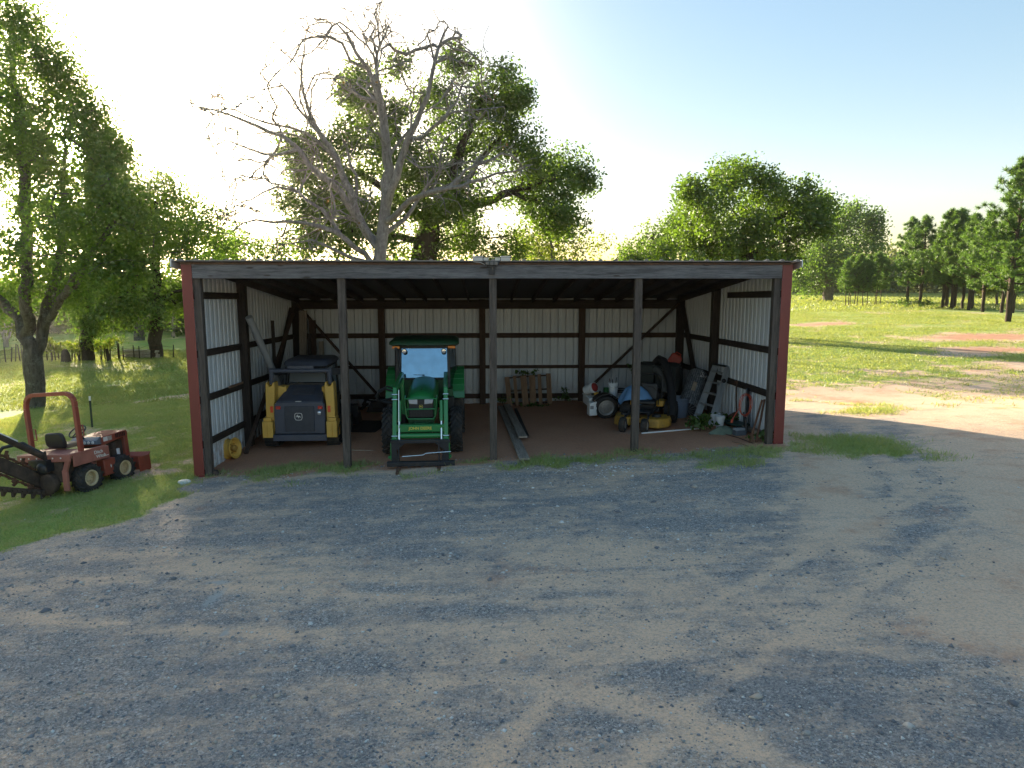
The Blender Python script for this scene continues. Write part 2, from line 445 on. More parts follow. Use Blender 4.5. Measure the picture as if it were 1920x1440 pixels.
gx = axis(-1500, -15, 15, 1500, .14); gy = axis(-300, 4.2, 26, 2500, .12)
GX, GY = np.meshgrid(gx, gy)
GZ = ground_z(GX, GY) + .018 * (fbm(GX, GY, 5, 1.3) - .5) * sstep(60, 30, GY)
nx, ny = len(gx), len(gy)
idx = np.arange(nx * ny).reshape(ny, nx)
quads = np.stack([idx[:-1, :-1], idx[:-1, 1:], idx[1:, 1:], idx[1:, :-1]], -1).reshape(-1, 4)

gm, nt, ns, ln, b = nodes_of('ground_cover')
tc = coords(nt)
def noise(scale, detail=6, rough=.65, vec=None, dist=0):
    n = N(nt, 'ShaderNodeTexNoise', inp={'Scale': scale, 'Detail': detail, 'Roughness': rough, 'Distortion': dist}); ln.new(vec or tc, n.inputs['Vector']); return n.outputs['Fac']
def mix(f, a, b_, mode='MIX'):
    m = N(nt, 'ShaderNodeMixRGB', blend_type=mode)
    for s, v in (('Fac', f), ('Color1', a), ('Color2', b_)):
        if hasattr(v, 'links'): ln.new(v, m.inputs[s])
        else: m.inputs[s].default_value = v if s == 'Fac' else c4(v)
    return m.outputs['Color']
def math_(op, a, b_=0.0, c_=0.0):
    m = N(nt, 'ShaderNodeMath', operation=op)
    for i, v in enumerate((a, b_, c_)):
        if hasattr(v, 'links'): ln.new(v, m.inputs[i])
        else: m.inputs[i].default_value = v
    return m.outputs[0]
def rmp(f, *stops):
    r = ramp(nt, stops); ln.new(f, r.inputs['Fac']); return r.outputs['Color']
def attr(name): return N(nt, 'ShaderNodeAttribute', attribute_name=name).outputs['Fac']
def edge(name, nz, amp, k):
    """turn a smooth field and a noise into a ragged-edged mask"""
    a = math_('MULTIPLY_ADD', nz, amp, math_('SUBTRACT', attr(name), .5 * amp))
    m = math_('MULTIPLY_ADD', math_('SUBTRACT', a, .5), k, .5)
    n = N(nt, 'ShaderNodeClamp'); ln.new(m, n.inputs['Value']); return n.outputs[0]
# gravel: crushed dark stone of several sizes
vo1 = N(nt, 'ShaderNodeTexVoronoi', inp={'Scale': 52.0}); ln.new(tc, vo1.inputs['Vector'])
vo2 = N(nt, 'ShaderNodeTexVoronoi', inp={'Scale': 130.0}); ln.new(tc, vo2.inputs['Vector'])
sep1 = N(nt, 'ShaderNodeSeparateColor'); ln.new(vo1.outputs['Color'], sep1.inputs[0])
sep2 = N(nt, 'ShaderNodeSeparateColor'); ln.new(vo2.outputs['Color'], sep2.inputs[0])
st1 = rmp(sep1.outputs[0], (.0, (0.066, 0.059, 0.058)), (.35, (0.201, 0.185, 0.172)), (.62, (0.353, 0.323, 0.295)), (.82, (0.480, 0.432, 0.382)), (.92, (0.589, 0.494, 0.406)), (.97, (0.765, 0.722, 0.679)))
st2 = rmp(sep2.outputs[0], (.0, (0.066, 0.059, 0.055)), (.4, (0.229, 0.211, 0.194)), (.75, (0.430, 0.391, 0.348)), (1, (0.720, 0.669, 0.609)))
grav = mix(.45, st1, st2)
grav = mix(rmp(noise(.55, 5), (.35, 0), (.65, .5)), grav, (0.158, 0.159, 0.168))
grav = mix(rmp(noise(2.6, 8, .75), (.45, 0), (.75, .45)), grav, (0.362, 0.306, 0.250))
dustc = mix(noise(1.4, 8, .75), (.66, .43, .275), (.80, .585, .41))
dustc = mix(rmp(noise(30, 4, .8), (.38, .5), (.58, 0)), dustc, grav)
redc = mix(noise(1.1, 9, .7), (.47, .20, .11), (.62, .35, .22))
redc = mix(rmp(noise(26, 5, .8), (.38, .5), (.6, 0)), redc, (0.254, 0.152, 0.111))
redc = mix(rmp(noise(1.7, 6, .7, dist=.6), (.62, 0), (.72, .55)), redc, (.42, .34, .27))
gn = noise(.35, 6, .7)
grc = mix(rmp(gn, (.35, 0), (.65, 1)), (0.218, 0.373, 0.066), (0.460, 0.492, 0.110))
grc = mix(rmp(noise(2.2, 8, .75), (.48, 0), (.70, .8)), grc, (0.461, 0.374, 0.187))
grc = mix(rmp(noise(22, 5, .8), (.35, .6), (.62, 0)), grc, (0.135, 0.192, 0.050))
stre = N(nt, 'ShaderNodeMapping'); stre.inputs['Scale'].default_value = (.32, 1.25, 1.0); stre.inputs['Rotation'].default_value = (0, 0, R(9)); ln.new(tc, stre.inputs['Vector'])
nd = math_('MULTIPLY_ADD', noise(3.0, 9, .8, dist=.3), .42, math_('MULTIPLY', noise(1.15, 9, .74, stre.outputs['Vector'], .25), .58))
nr = noise(1.2, 8, .75); ng = noise(3.5, 9, .8)
col = mix(edge('dust', nd, 4.0, 1.9), grav, dustc)
col = mix(edge('red', nr, 1.2, 3.0), col, redc)
col = mix(edge('grass', ng, 1.5, 4.0), col, grc)
# pale spilled lime, a mark with a shape of its own
def spot(px, py, rx, ry):
    g = on_ground(px, py); m = N(nt, 'ShaderNodeMapping', vector_type='POINT')
    m.inputs['Location'].default_value = (-g.x / rx, -g.y / ry, 0); m.inputs['Scale'].default_value = (1 / rx, 1 / ry, 0); ln.new(tc, m.inputs['Vector'])
    l = N(nt, 'ShaderNodeVectorMath', operation='LENGTH'); ln.new(m.outputs[0], l.inputs[0])
    return rmp(math_('ADD', l.outputs['Value'], math_('MULTIPLY_ADD', noise(7, 7, .8), 2.4, -1.2)), (.35, 1), (.85, 0))
for q in ((400, 1122, .13, .42), (412, 1092, .22, .10), (422, 1187, .06, .12)):
    col = mix(math_('MULTIPLY', spot(*q), .75), col, (.40, .40, .38))
col = mix(math_('MULTIPLY', spot(1195, 808, .8, .5), .5), col, (.36, .31, .27))
ln.new(col, b.inputs['Base Color']); b.inputs['Roughness'].default_value = .95; b.inputs['Specular IOR Level'].default_value = .15
hgt = math_('ADD', math_('MULTIPLY', rmp(vo1.outputs['Distance'], (0, 1), (.6, 0)), .6), math_('MULTIPLY', noise(60, 5, .8), .8))
bp = N(nt, 'ShaderNodeBump', inp={'Strength': .45, 'Distance': .02}); ln.new(hgt, bp.inputs['Height']); 
bp2 = N(nt, 'ShaderNodeBump', inp={'Strength': .35, 'Distance': .08}); ln.new(noise(5, 7, .7), bp2.inputs['Height']); ln.new(bp.outputs[0], bp2.inputs['Normal'])
ln.new(bp2.outputs[0], b.inputs['Normal'])
ground = np_mesh('ground', np.stack([GX, GY, GZ], -1).reshape(-1, 3), quads, gm, k=4, smooth=True)
tag(ground, 'gravel yard running into red dirt, lawn and meadow', None, kind='structure')
fg, fd, fr = fields(GX.ravel(), GY.ravel())
for nm, arr in (('grass', fg), ('dust', fd), ('red', fr)):
    a = ground.data.attributes.new(nm, 'FLOAT', 'POINT'); a.data.foreach_set('value', arr.astype(np.float32))

# ------------------------------------------------------------------ shed
W_ = {}
for ax in 'xyz':
    W_['beam' + ax] = wood('weathered_beam_' + ax, (.17, .168, .175), (.06, .056, .058), ax, knots=(.055, .042, .035))
    W_['post' + ax] = wood('weathered_post_' + ax, (.115, .095, .082), (.045, .036, .031), ax, knots=(.05, .035, .03))
    W_['brown' + ax] = wood('brown_lumber_' + ax, (.095, .060, .044), (.045, .028, .022), ax)
    W_['dark' + ax] = wood('dark_lumber_' + ax, (.055, .042, .036), (.028, .021, .018), ax)
    W_['pale' + ax] = wood('pale_lumber_' + ax, (.30, .185, .115), (.17, .10, .06), ax)
    W_['grey' + ax] = wood('grey_plank_' + ax, (.36, .295, .24), (.19, .15, .12), ax)
RED = pm('barn_red_steel', (.17, .028, .024), .42, 0, .14, 3, (1, 1, .4), (.20, .07, .05), .25, 2.0)
DKM = pm('dark_roof_steel', (.16, .16, .165), .4, .6, .2, 3, dust=(.12, .07, .05), dust_amt=.3)
UND = pm('dark_roof_underside', (.040, .036, .034), .85, 0, .3, 4)  # even dark colour for the sheet under the roof

wm, nt, ns, ln, b = nodes_of('white_steel_siding')
tcw = coords(nt)
nw = N(nt, 'ShaderNodeTexNoise', inp={'Scale': 2.0, 'Detail': 8, 'Roughness': .7}); 
mpw = N(nt, 'ShaderNodeMapping'); mpw.inputs['Scale'].default_value = (1.6, 1.6, .5); ln.new(tcw, mpw.inputs['Vector']); ln.new(mpw.outputs[0], nw.inputs['Vector'])
rw = ramp(nt, [(.3, (.55, .575, .60)), (.7, (.66, .69, .72))]); ln.new(nw.outputs['Fac'], rw.inputs['Fac'])
nw2 = N(nt, 'ShaderNodeTexNoise', inp={'Scale': 4.0, 'Detail': 8, 'Roughness': .75}); ln.new(tcw, nw2.inputs['Vector'])
sx = N(nt, 'ShaderNodeSeparateXYZ'); ln.new(tcw, sx.inputs[0])
low = N(nt, 'ShaderNodeMapRange', inp={'From Min': .15, 'From Max': 1.0, 'To Min': .75, 'To Max': 0.0}); ln.new(sx.outputs['Z'], low.inputs['Value'])
spl = N(nt, 'ShaderNodeMath', operation='MULTIPLY'); rs2 = ramp(nt, [(.42, 0), (.62, 1)]); ln.new(nw2.outputs['Fac'], rs2.inputs['Fac'])
ln.new(low.outputs[0], spl.inputs[0]); ln.new(rs2.outputs['Color'], spl.inputs[1])
ms = N(nt, 'ShaderNodeMixRGB'); ln.new(spl.outputs[0], ms.inputs['Fac']); ln.new(rw.outputs['Color'], ms.inputs['Color1']); ms.inputs['Color2'].default_value = (.30, .17, .11, 1)   # mud splashed up from the floor
ln.new(ms.outputs['Color'], b.inputs['Base Color']); b.inputs['Roughness'].default_value = .5
SID = wm

shed = thing('pole_shed', 'open-fronted pole shed of white steel siding with red corner trim and four bays', 'shed', (SX0, SY0, 0), (0, 0, TH))
SW, SD = 12.18, 7.6
def roof_z(w): return 4.335 - .116 * w
def lg(u, w): p = S(u, w); return p.z                       # ground height at a spot of the shed
def tozx(pts): return pts
def siding(name, axis_, fixed, a0, a1, out, parent):
    """ribbed steel sheet: flats with a raised rib every 23 cm, from the ground up to the roof; two skins, white inside and red outside"""
    prof = []
    a = a0
    while a < a1:
        for da, h in ((0, 0), (.070, 0), (.078, -.006), (.088, -.006), (.096, 0), (.190, 0), (.202, -.024), (.220, -.024), (.232, 0)) if axis_ == 'w' else ((0, 0), (.078, 0), (.082, .008), (.090, .008), (.094, 0), (.194, 0), (.197, .07), (.221, .07), (.224, 0)):
            if a + da < a1: prof.append((a + da, h))
        a += .24
    prof.append((a1, 0))
    objs = []
    for off, m_, nm in ((0, SID, name), (.09, RED, 'outer_skin')):
        vs = []; fs = []
        for (t, h) in prof:
            c = fixed + out * (h + off)
            if axis_ == 'w': u, w = c, t
            else: u, w = t, c
            g = lg(u, w) - .06; top = roof_z(w) + .014
            vs += [(u, w, g), (u, w, top)]
        for i in range(len(prof) - 1): fs.append((2 * i, 2 * i + 2, 2 * i + 3, 2 * i + 1))
        mb = MB(); mb.add(vs, fs); o = mb.build(nm, m_, parent if not objs else objs[0], ang=15); objs.append(o)
    return objs[0]
wl = siding('side_wall', 'w', .10, .12, SD, -1, shed)
wr = siding('side_wall', 'w', SW - .10, .12, SD, 1, shed)
wb = siding('rear_wall', 'u', SD - .02, .06, SW - .06, 1, shed)
# framing
def post(u, w, s, zt, m_, parent=shed, name='post', zb=-.15, d=None):
    return MB().box((u, w, (lg(u, w) + zb + zt) / 2), (s, d or s, zt - lg(u, w) - zb)).build(name, m_, parent, .006)
for u in (3.10, 6.12, 9.07): post(u, .09, .15, 4.25, W_['postz'])
post(.275, .085, .14, 4.25, W_['postz']); post(SW - .275, .085, .14, 4.25, W_['postz'])
for u in (2.78, 5.85, 8.92): post(u, SD - .14, .19, roof_z(SD) - .02, W_['brownz'])
for u in (.22, SW - .22): post(u, SD - .17, .22, roof_z(SD) - .02, W_['darkz'])
for u, w in ((.20, 2.8), (SW - .20, 4.15)): post(u, w, .19, roof_z(w) - .02, W_['darkz'])
hb = MB().bb(.215, SW - .215, -.035, .012, 4.035, 4.30).build('header_beam', W_['beamx'], shed, .004)
MB().bb(.3, SW - .3, .17, .215, 4.03, 4.27).build('header_beam', W_['darkx'], shed, .004)
MB().bb(.3, SW - .3, SD - .29, SD - .245, roof_z(SD) - .30, roof_z(SD) - .03).build('header_beam', W_['darkx'], shed, .004)
# red corner trims: an angle of folded steel, front face and return
for u0, u1, ur in ((.0, .205, 0.0), (SW - .205, SW, SW)):
    mb = MB(); zb = lg((u0 + u1) / 2, 0) - .08
    mb.bb(u0, u1, -.02, -.005, zb, 4.325)
    mb.bb(ur - .008, ur + .008, -.005, .16, zb, 4.31)
    mb.build('corner_trim', RED, shed, .003)
# girts on the side and rear walls
for z0 in (3.70, 2.51, 1.57, .64):
    for u in (.135, SW - .135):
        w1 = SD - .3
        if z0 > 3.6: w1 = 3.4 if u > 1 else 3.2
        za = z0 + (.0 if u < 1 else .02)
        if z0 < 1 and u > 1: continue
        MB().bar((u, .16, za), (u, w1, za - .19 * w1 / SD), .045, .145).build('girt', W_['darky'], wl if u < 1 else wr, .004)
for z0, h in ((2.33, .15), (1.355, .10), (.44, .15)):
    MB().bb(.33, SW - .33, SD - .075, SD - .03, z0 - h / 2, z0 + h / 2).build('girt', W_['brownx'], wb, .004)
MB().bar((.30, SD - .31, 3.30), (2.76, SD - .31, .38), .045, .19, (0, 1, 0)).build('brace', W_['brownz'], wb, .004)
MB().bar((SW - .32, SD - .31, 3.32), (8.98, SD - .31, .55), .045, .19, (0, 1, 0)).build('brace', W_['brownz'], wb, .004)
MB().bar((.19, SD - .5, 3.2), (.19, 4.3, .5), .045, .14, (1, 0, 0)).build('brace', W_['darkz'], wl, .004)
MB().bar((SW - .22, SD - .3, 3.35), (SW - .24, 5.75, 1.42), .05, .13, (1, 0, 0)).build('brace', W_['darkz'], wr, .004)
# roof sheet with ribs, and rafters under it
mb = MB(); us = []; u = -.13
while u < SW + .13:
    for du, h in ((0, 0), (.115, 0), (.135, .03), (.175, .03), (.195, 0)):
        us.append((u + du, h))
    u += .305
us.append((SW + .13, 0))
vs = []; fs = []
for (uu, h) in us:
    for ww in (-.14, SD + .12): vs += [(uu, ww, roof_z(ww) + .035 + h), (uu, ww, roof_z(ww) + .015)]
for i in range(len(us) - 1):
    a = 4 * i; c = a + 4
    fs += [(a, c, c + 2, a + 2), (a + 1, a + 3, c + 3, c + 1), (a, a + 1, c + 1, c), (a + 2, c + 2, c + 3, a + 3)]
fs += [(0, 2, 3, 1), (len(vs) - 4, len(vs) - 3, len(vs) - 1, len(vs) - 2)]
mb.add(vs, fs)
roof = mb.build('roof', DKM, shed, ang=15)
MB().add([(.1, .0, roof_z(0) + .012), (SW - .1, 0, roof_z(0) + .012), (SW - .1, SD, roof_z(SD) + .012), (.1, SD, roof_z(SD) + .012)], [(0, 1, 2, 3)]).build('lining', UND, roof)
MB().bb(.02, SW - .02, -.045, -.038, 4.302, 4.345).build('fascia_strip', pm('rusty_flashing', (.10, .055, .035), .8, 0, .5, 12, (1, 1, 1)), roof)
for i in range(19):
    u = .35 + i * (SW - .7) / 18
    MB().bar((u, .24, roof_z(.24) - .075), (u, SD - .31, roof_z(SD - .31) - .075), .04, .15).build('rafter', W_['darky'], roof)
for u in (-.135, SW + .135):                                  # bent edge trim at the gable ends
    mb = MB(); mb.bar((u, -.15, roof_z(-.15) - .02), (u, SD + .12, roof_z(SD + .12) - .02), .02, .15); mb.build('rake_trim', pm('white_rake_trim', (.62, .63, .64), .4, .2, .1), roof, .003)
# ------------------------------------------------------------------ trees
nrs = np.random.RandomState(12)
LEAFY = 2.0
SUNP = np.array(sdir)
def sun_gap(C):
    """an open place in the crowns where the low sun breaks through the branches"""
    v = np.array(C) - np.array([0, 0, CAM_H]); d = np.linalg.norm(v, axis=1); return (v @ SUNP) / d

def bark(name, col, dark, lichen=None):
    m, nt, ns, ln, b = nodes_of(name)
    v = coords(nt, (1, 1, .22))
    n1 = N(nt, 'ShaderNodeTexNoise', inp={'Scale': 9, 'Detail': 8, 'Roughness': .75, 'Distortion': .4}); ln.new(v, n1.inputs['Vector'])
    r1 = ramp(nt, [(.35, dark), (.6, col)]); ln.new(n1.outputs['Fac'], r1.inputs['Fac']); out = r1.outputs['Color']
    if lichen:
        n2 = N(nt, 'ShaderNodeTexNoise', inp={'Scale': 3.2, 'Detail': 8, 'Roughness': .8}); ln.new(coords(nt), n2.inputs['Vector'])
        r2 = ramp(nt, [(.52, 0), (.66, .8)]); ln.new(n2.outputs['Fac'], r2.inputs['Fac'])
        mx = N(nt, 'ShaderNodeMixRGB'); ln.new(r2.outputs['Color'], mx.inputs['Fac']); ln.new(out, mx.inputs['Color1']); mx.inputs['Color2'].default_value = c4(lichen); out = mx.outputs['Color']
    ln.new(out, b.inputs['Base Color']); b.inputs['Roughness'].default_value = .95; b.inputs['Specular IOR Level'].default_value = .1
    bp = N(nt, 'ShaderNodeBump', inp={'Strength': .9, 'Distance': .04}); ln.new(n1.outputs['Fac'], bp.inputs['Height']); ln.new(bp.outputs[0], b.inputs['Normal'])
    return m
BARK = bark('grey_bark', (.13, .115, .10), (.045, .038, .033), (.22, .22, .20))
BARKD = bark('dark_bark', (.075, .058, .046), (.03, .024, .02))
BARKP = bark('pine_bark', (.075, .055, .045), (.03, .024, .02))
BARKW = bark('bleached_dead_bark', (.25, .235, .22), (.11, .10, .095), (.33, .32, .305))
BARKL = bark('pale_bark', (.30, .27, .23), (.12, .11, .095))

def wiggly(pts, step=.35, amp=.05, rs=None):
    """resample a limb drawn with few points into a slightly crooked one (a smooth spline with jitter)"""
    rs = rs or nrs; P = [np.array(p, float) for p in pts]; out = [P[0]]
    for i in range(len(P) - 1):
        a = P[max(i - 1, 0)]; b = P[i]; c = P[i + 1]; d = P[min(i + 2, len(P) - 1)]
        n = max(1, int(np.linalg.norm(c - b) / step))
        for k in range(1, n + 1):
            t = k / n
            q = .5 * ((2 * b) + (-a + c) * t + (2 * a - 5 * b + 4 * c - d) * t * t + (-a + 3 * b - 3 * c + d) * t ** 3)
            out.append(q + (rs.randn(3) * amp if k < n else 0))
    return out

class Skeleton:
    def __init__(s): s.p = []; s.par = []; s.fix = {}
    def limb(s, pts, frm=-1, r0=None, r1=None, step=.35, amp=.05):
        """a drawn limb; r0..r1 fixes its thickness; returns the node ids"""
        q = wiggly(pts, step, amp); ids = []
        start = 0
        if frm >= 0:
            ids.append(frm); start = 1
        for i in range(start, len(q)):
            s.p.append(q[i]); s.par.append(ids[-1] if ids else -1); ids.append(len(s.p) - 1)
        if r0 is not None:
            for k, i in enumerate(ids[start:] if frm >= 0 else ids):
                t = k / max(1, len(ids) - 1); s.fix[i] = r0 + (r1 - r0) * t
        return ids
    def near(s, pt): return int(np.argmin(np.linalg.norm(np.array(s.p) - np.array(pt, float), axis=1)))
    def reach(s, targets, step=.45, amp=.07, bend=.8, droop=0.0, rs=None):
        rs = rs or nrs
        P = np.array(s.p); order = np.argsort([np.min(np.linalg.norm(P - t, axis=1)) for t in targets])
        tips = []
        cap = len(s.p) + len(targets) * 12
        arr = np.zeros((cap, 3)); arr[:len(P)] = P; n = len(P); par = list(s.par)
        dirs = np.zeros((cap, 3)); 
        for i in range(n):
            if par[i] >= 0: v = arr[i] - arr[par[i]]; dirs[i] = v / (np.linalg.norm(v) + 1e-9)
            else: dirs[i] = (0, 0, 1)
        for oi in order:
            t = targets[oi]; v = t - arr[:n]; d = np.linalg.norm(v, axis=1) + 1e-6
            cs = (v * dirs[:n]).sum(1) / d
            k = int(np.argmin(d * (1 + bend * (1 - cs) * .5) + .0)); L = d[k]
            m = min(10, max(1, int(L / step))); prev = k; st = arr[k]; d0 = dirs[k]
            for j in range(1, m + 1):
                f = j / m
                q = st * (1 - f) + t * f + d0 * L * .22 * f * (1 - f) * 1.6 + (rs.randn(3) * amp * min(1, L) if j < m else 0)
                q[2] -= droop * L * f * f
                if n >= cap: break
                arr[n] = q; w = q - arr[prev]; dirs[n] = w / (np.linalg.norm(w) + 1e-9); par.append(prev); prev = n; n += 1
            tips.append(prev)
        s.p = [arr[i] for i in range(n)]; s.par = par
        return tips
    def mesh(s, name, m, parent, tip_r=.008, base_r=.2, thin=3, hard=0):
        n = len(s.p); P = np.array(s.p); ch = [[] for _ in range(n)]
        for i, p in enumerate(s.par):
            if p >= 0: ch[p].append(i)
        cnt = np.zeros(n)
        for i in range(n - 1, -1, -1):
            if not ch[i]: cnt[i] = 1
            else: cnt[i] = sum(cnt[c] for c in ch[i])
        tot = max(cnt); e = math.log(max(tot, 3)) / math.log(base_r / tip_r)
        rad = tip_r * cnt ** (1 / e)
        if hard:
            rad = tip_r * cnt ** (1 / max(e, hard))
            for i, r in s.fix.items(): rad[i] = r
            for i in range(n):
                if s.par[i] >= 0: rad[i] = min(rad[i], rad[s.par[i]])
        else:
            for i, r in s.fix.items(): rad[i] = max(rad[i], r) if r > .02 else rad[i]
        V = []; Fq = []
        roots = [i for i in range(n) if s.par[i] < 0]
        stack = [(r, -1) for r in roots]
        k0 = 0
        while stack:
            i, frm = stack.pop(); chain = [i]; rr = [rad[i]]
            if frm >= 0: chain = [frm, i]; rr = [min(rad[frm], rad[i] * 1.15), rad[i]]
            cur = i
            while ch[cur]:
                c = sorted(ch[cur], key=lambda q: -rad[q])
                for o_ in c[1:]: stack.append((o_, cur))
                cur = c[0]; chain.append(cur); rr.append(rad[cur])
            pts = P[chain]; L = len(chain)
            if L < 2: continue
            mr = max(rr); sides = 10 if mr > .12 else 6 if mr > .035 else thin
            tg = np.gradient(pts, axis=0); tg /= (np.linalg.norm(tg, axis=1)[:, None] + 1e-9)
            up = np.array([0.3, 0.9, .1]); 
            for q in range(L):
                a = np.cross(tg[q], up); na = np.linalg.norm(a)
                if na < 1e-3: a = np.cross(tg[q], [1, 0, 0]); na = np.linalg.norm(a)
                a /= na; u = np.cross(a, tg[q]); up = u
                th = np.arange(sides) * 2 * math.pi / sides
                jit = 1 + (.10 * np.sin(3 * th + q * .9) if mr > .12 else 0)
                V.append(pts[q] + (np.cos(th)[:, None] * a + np.sin(th)[:, None] * u) * (rr[q] * jit)[:, None] if mr > .12 else pts[q] + (np.cos(th)[:, None] * a + np.sin(th)[:, None] * u) * rr[q])
            for q in range(L - 1):
                b0 = k0 + q * sides; t = np.arange(sides); t2 = (t + 1) % sides
                Fq.append(np.stack([b0 + t, b0 + t2, b0 + sides + t2, b0 + sides + t], 1))
            k0 += L * sides
        return np_mesh(name, np.concatenate(V), np.concatenate(Fq), m, parent, k=4, smooth=True)

def leaves(name, centres, per, sigma, size, m, parent, aspect=.6, up=.35, rs=None, flat=1.0):
    """leaf-sized four-sided faces scattered about each twig end"""
    rs = rs or nrs
    C = np.repeat(np.array(centres), per, axis=0); n = len(C)
    off = np.clip(rs.randn(n, 3), -1.9, 1.9); off *= (np.array([1, 1, flat]) * sigma)
    C = C + off
    nrm = rs.randn(n, 3); nrm[:, 2] += up * 2; nrm /= np.linalg.norm(nrm, axis=1)[:, None]
    t = rs.randn(n, 3); t -= (t * nrm).sum(1)[:, None] * nrm; t /= np.linalg.norm(t, axis=1)[:, None]
    b = np.cross(nrm, t); L = size * (.6 + .8 * rs.rand(n))[:, None]; w = L * aspect
    bend = nrm * L * .15
    V = np.stack([C - t * L * .5, C + b * w * .5 + bend, C + t * L * .5, C - b * w * .5 + bend], 1).reshape(-1, 3)
    return np_mesh(name, V, np.arange(4 * n).reshape(n, 4), m, parent, k=4)

OAK = leafmat('oak_leaf', (.042, .085, .017), (.135, .19, .034), .45, (1.4, 1.55, .5), .45)
OAK2 = leafmat('far_oak_leaf', (.055, .105, .024), (.13, .20, .045), .42, (1.4, 1.5, .6), .3)
ELM = leafmat('elm_leaf', (.055, .120, .022), (.155, .225, .042), .48, (1.55, 1.65, .5), .3)
BRIGHT = leafmat('young_leaf', (.075, .12, .02), (.17, .21, .035), .5, (1.7, 1.6, .5), .5)
PINE = leafmat('pine_needle', (.036, .095, .024), (.125, .205, .045), .35, (1.5, 1.5, .5), .7)
WOODS = leafmat('woodland_leaf', (.055, .08, .03), (.12, .145, .05), .35, (1.6, 1.5, .6), .12)

def blob_pts(blobs, Y, per, depth=1.3, rs=None, thick=1.0):
    """twig ends inside soft balls, each given by its spot in the photo at the distance of the tree"""
    rs = rs or nrs; out = []
    for bl in blobs:
        px, py, r = bl[:3]; dy = bl[3] if len(bl) > 3 else rs.randn() * .9 * thick
        rr = r * Y / F_PX; c = np.array(at(px, py, Y + dy))
        n = max(2, int(per * (bl[4] if len(bl) > 4 else 1)))
        d = rs.randn(n, 3); d /= np.linalg.norm(d, axis=1)[:, None]; d *= (rs.rand(n, 1) ** .45)
        out.append(c + d * rr * np.array([1, depth, .9]))
    return list(np.concatenate(out))

def broadleaf(name, label, base, limbs, blobs, Y, per, leafm, barkm, nleaf, sigma, lsize, base_r, group=None, extra=None, thick=1.0, skip=0.0, cat='tree', seed=1, tip=.01, aspect=.62):
    rs = np.random.RandomState(seed)
    t = thing(name, label, cat, base, group=group); B = np.array(base)
    sk = Skeleton()
    prev = None
    for lb in limbs:
        pts = [np.array(p, float) - B for p in lb[0]]
        if prev is None: ids = sk.limb(pts, -1, lb[1], lb[2])
        else: ids = sk.limb(pts, sk.near(pts[0]), lb[1], lb[2])
        prev = ids
    T = [q - B for q in blob_pts(blobs, Y, per, rs=rs, thick=thick)]
    tips = sk.reach(T, rs=rs)
    sk.mesh('trunk', barkm, t, tip, base_r)
    C = [sk.p[i] for i in tips if rs.rand() > skip]
    sg = sun_gap(np.array(C) + B); C = [c for c, q_ in zip(C, sg) if q_ < math.cos(R(1.05)) or rs.rand() < .12]  # leaf clusters near the sun line removed to let its glow show
    leaves('crown', C, int(nleaf * LEAFY), sigma * 1.0, lsize * .95, leafm, t, aspect, rs=rs)
    return t

# the big live oak behind the shed
oak = [(865, 114, 35), (948, 162, 45), (904, 184, 50), (970, 184, 22), (747, 131, 28, 0, .5), (672, 144, 26, 0, .6), (664, 175, 30), (690, 205, 35), (747, 205, 22, 0, .6), (646, 254, 40), (585, 289, 40), (550, 280, 28),
       (712, 245, 38), (672, 306, 50), (821, 188, 35), (856, 245, 55), (821, 280, 50), (922, 262, 50), (878, 306, 55), (970, 271, 40), (1009, 297, 45), (1062, 315, 40), (1092, 337, 22), (1022, 341, 45), (970, 363, 45),
       (1049, 376, 40), (1022, 407, 40), (1058, 415, 30), (887, 372, 45), (834, 390, 45), (777, 394, 50), (865, 420, 42), (690, 372, 55), (646, 341, 50), (611, 350, 40), (567, 328, 35), (541, 372, 22, 0, .6), (585, 394, 35), (602, 420, 45),
       (567, 459, 42), (646, 459, 50), (734, 459, 55), (821, 459, 50), (887, 459, 45), (952, 464, 35), (700, 420, 50), (760, 330, 45), (740, 290, 40), (930, 210, 40), (640, 400, 45), (820, 340, 35)]
by = 34.0; ox = at(790, 400, by).x; ob = (ox, by, gz(ox, by) - .1)
q = lambda px, py, d=0: at(px, py, by + d)
broadleaf('oak_tree', 'massive dark green spreading oak right behind the shed roof, behind the bare dead tree', ob,
          [([ob, q(792, 520), q(800, 450), q(812, 400)], .62, .40), ([q(805, 430), q(840, 390, .4), q(900, 380, .8), q(960, 360, 1.0), q(1040, 330, 1)], .30, .09), ([q(812, 400), q(850, 330, -.5), q(870, 260, -.6), q(900, 190, -.5)], .3, .07),
           ([q(805, 420), q(740, 370, .6), q(680, 330, 1), q(610, 300, 1.2)], .27, .06), ([q(805, 410), q(780, 320, .8), q(740, 240, 1), q(700, 180, 1)], .24, .05), ([q(800, 450), q(700, 440, -.6), q(620, 430, -1)], .16, .05), ([q(840, 390, .4), q(900, 300, 1.2), q(960, 240, 1.2)], .18, .05),
           ([q(960, 360, 1), q(1030, 390, .4), q(1060, 410, 0)], .10, .04)],
          oak, by, 17, OAK, BARKD, 48, .30, .165, .6, thick=1.5, seed=3)

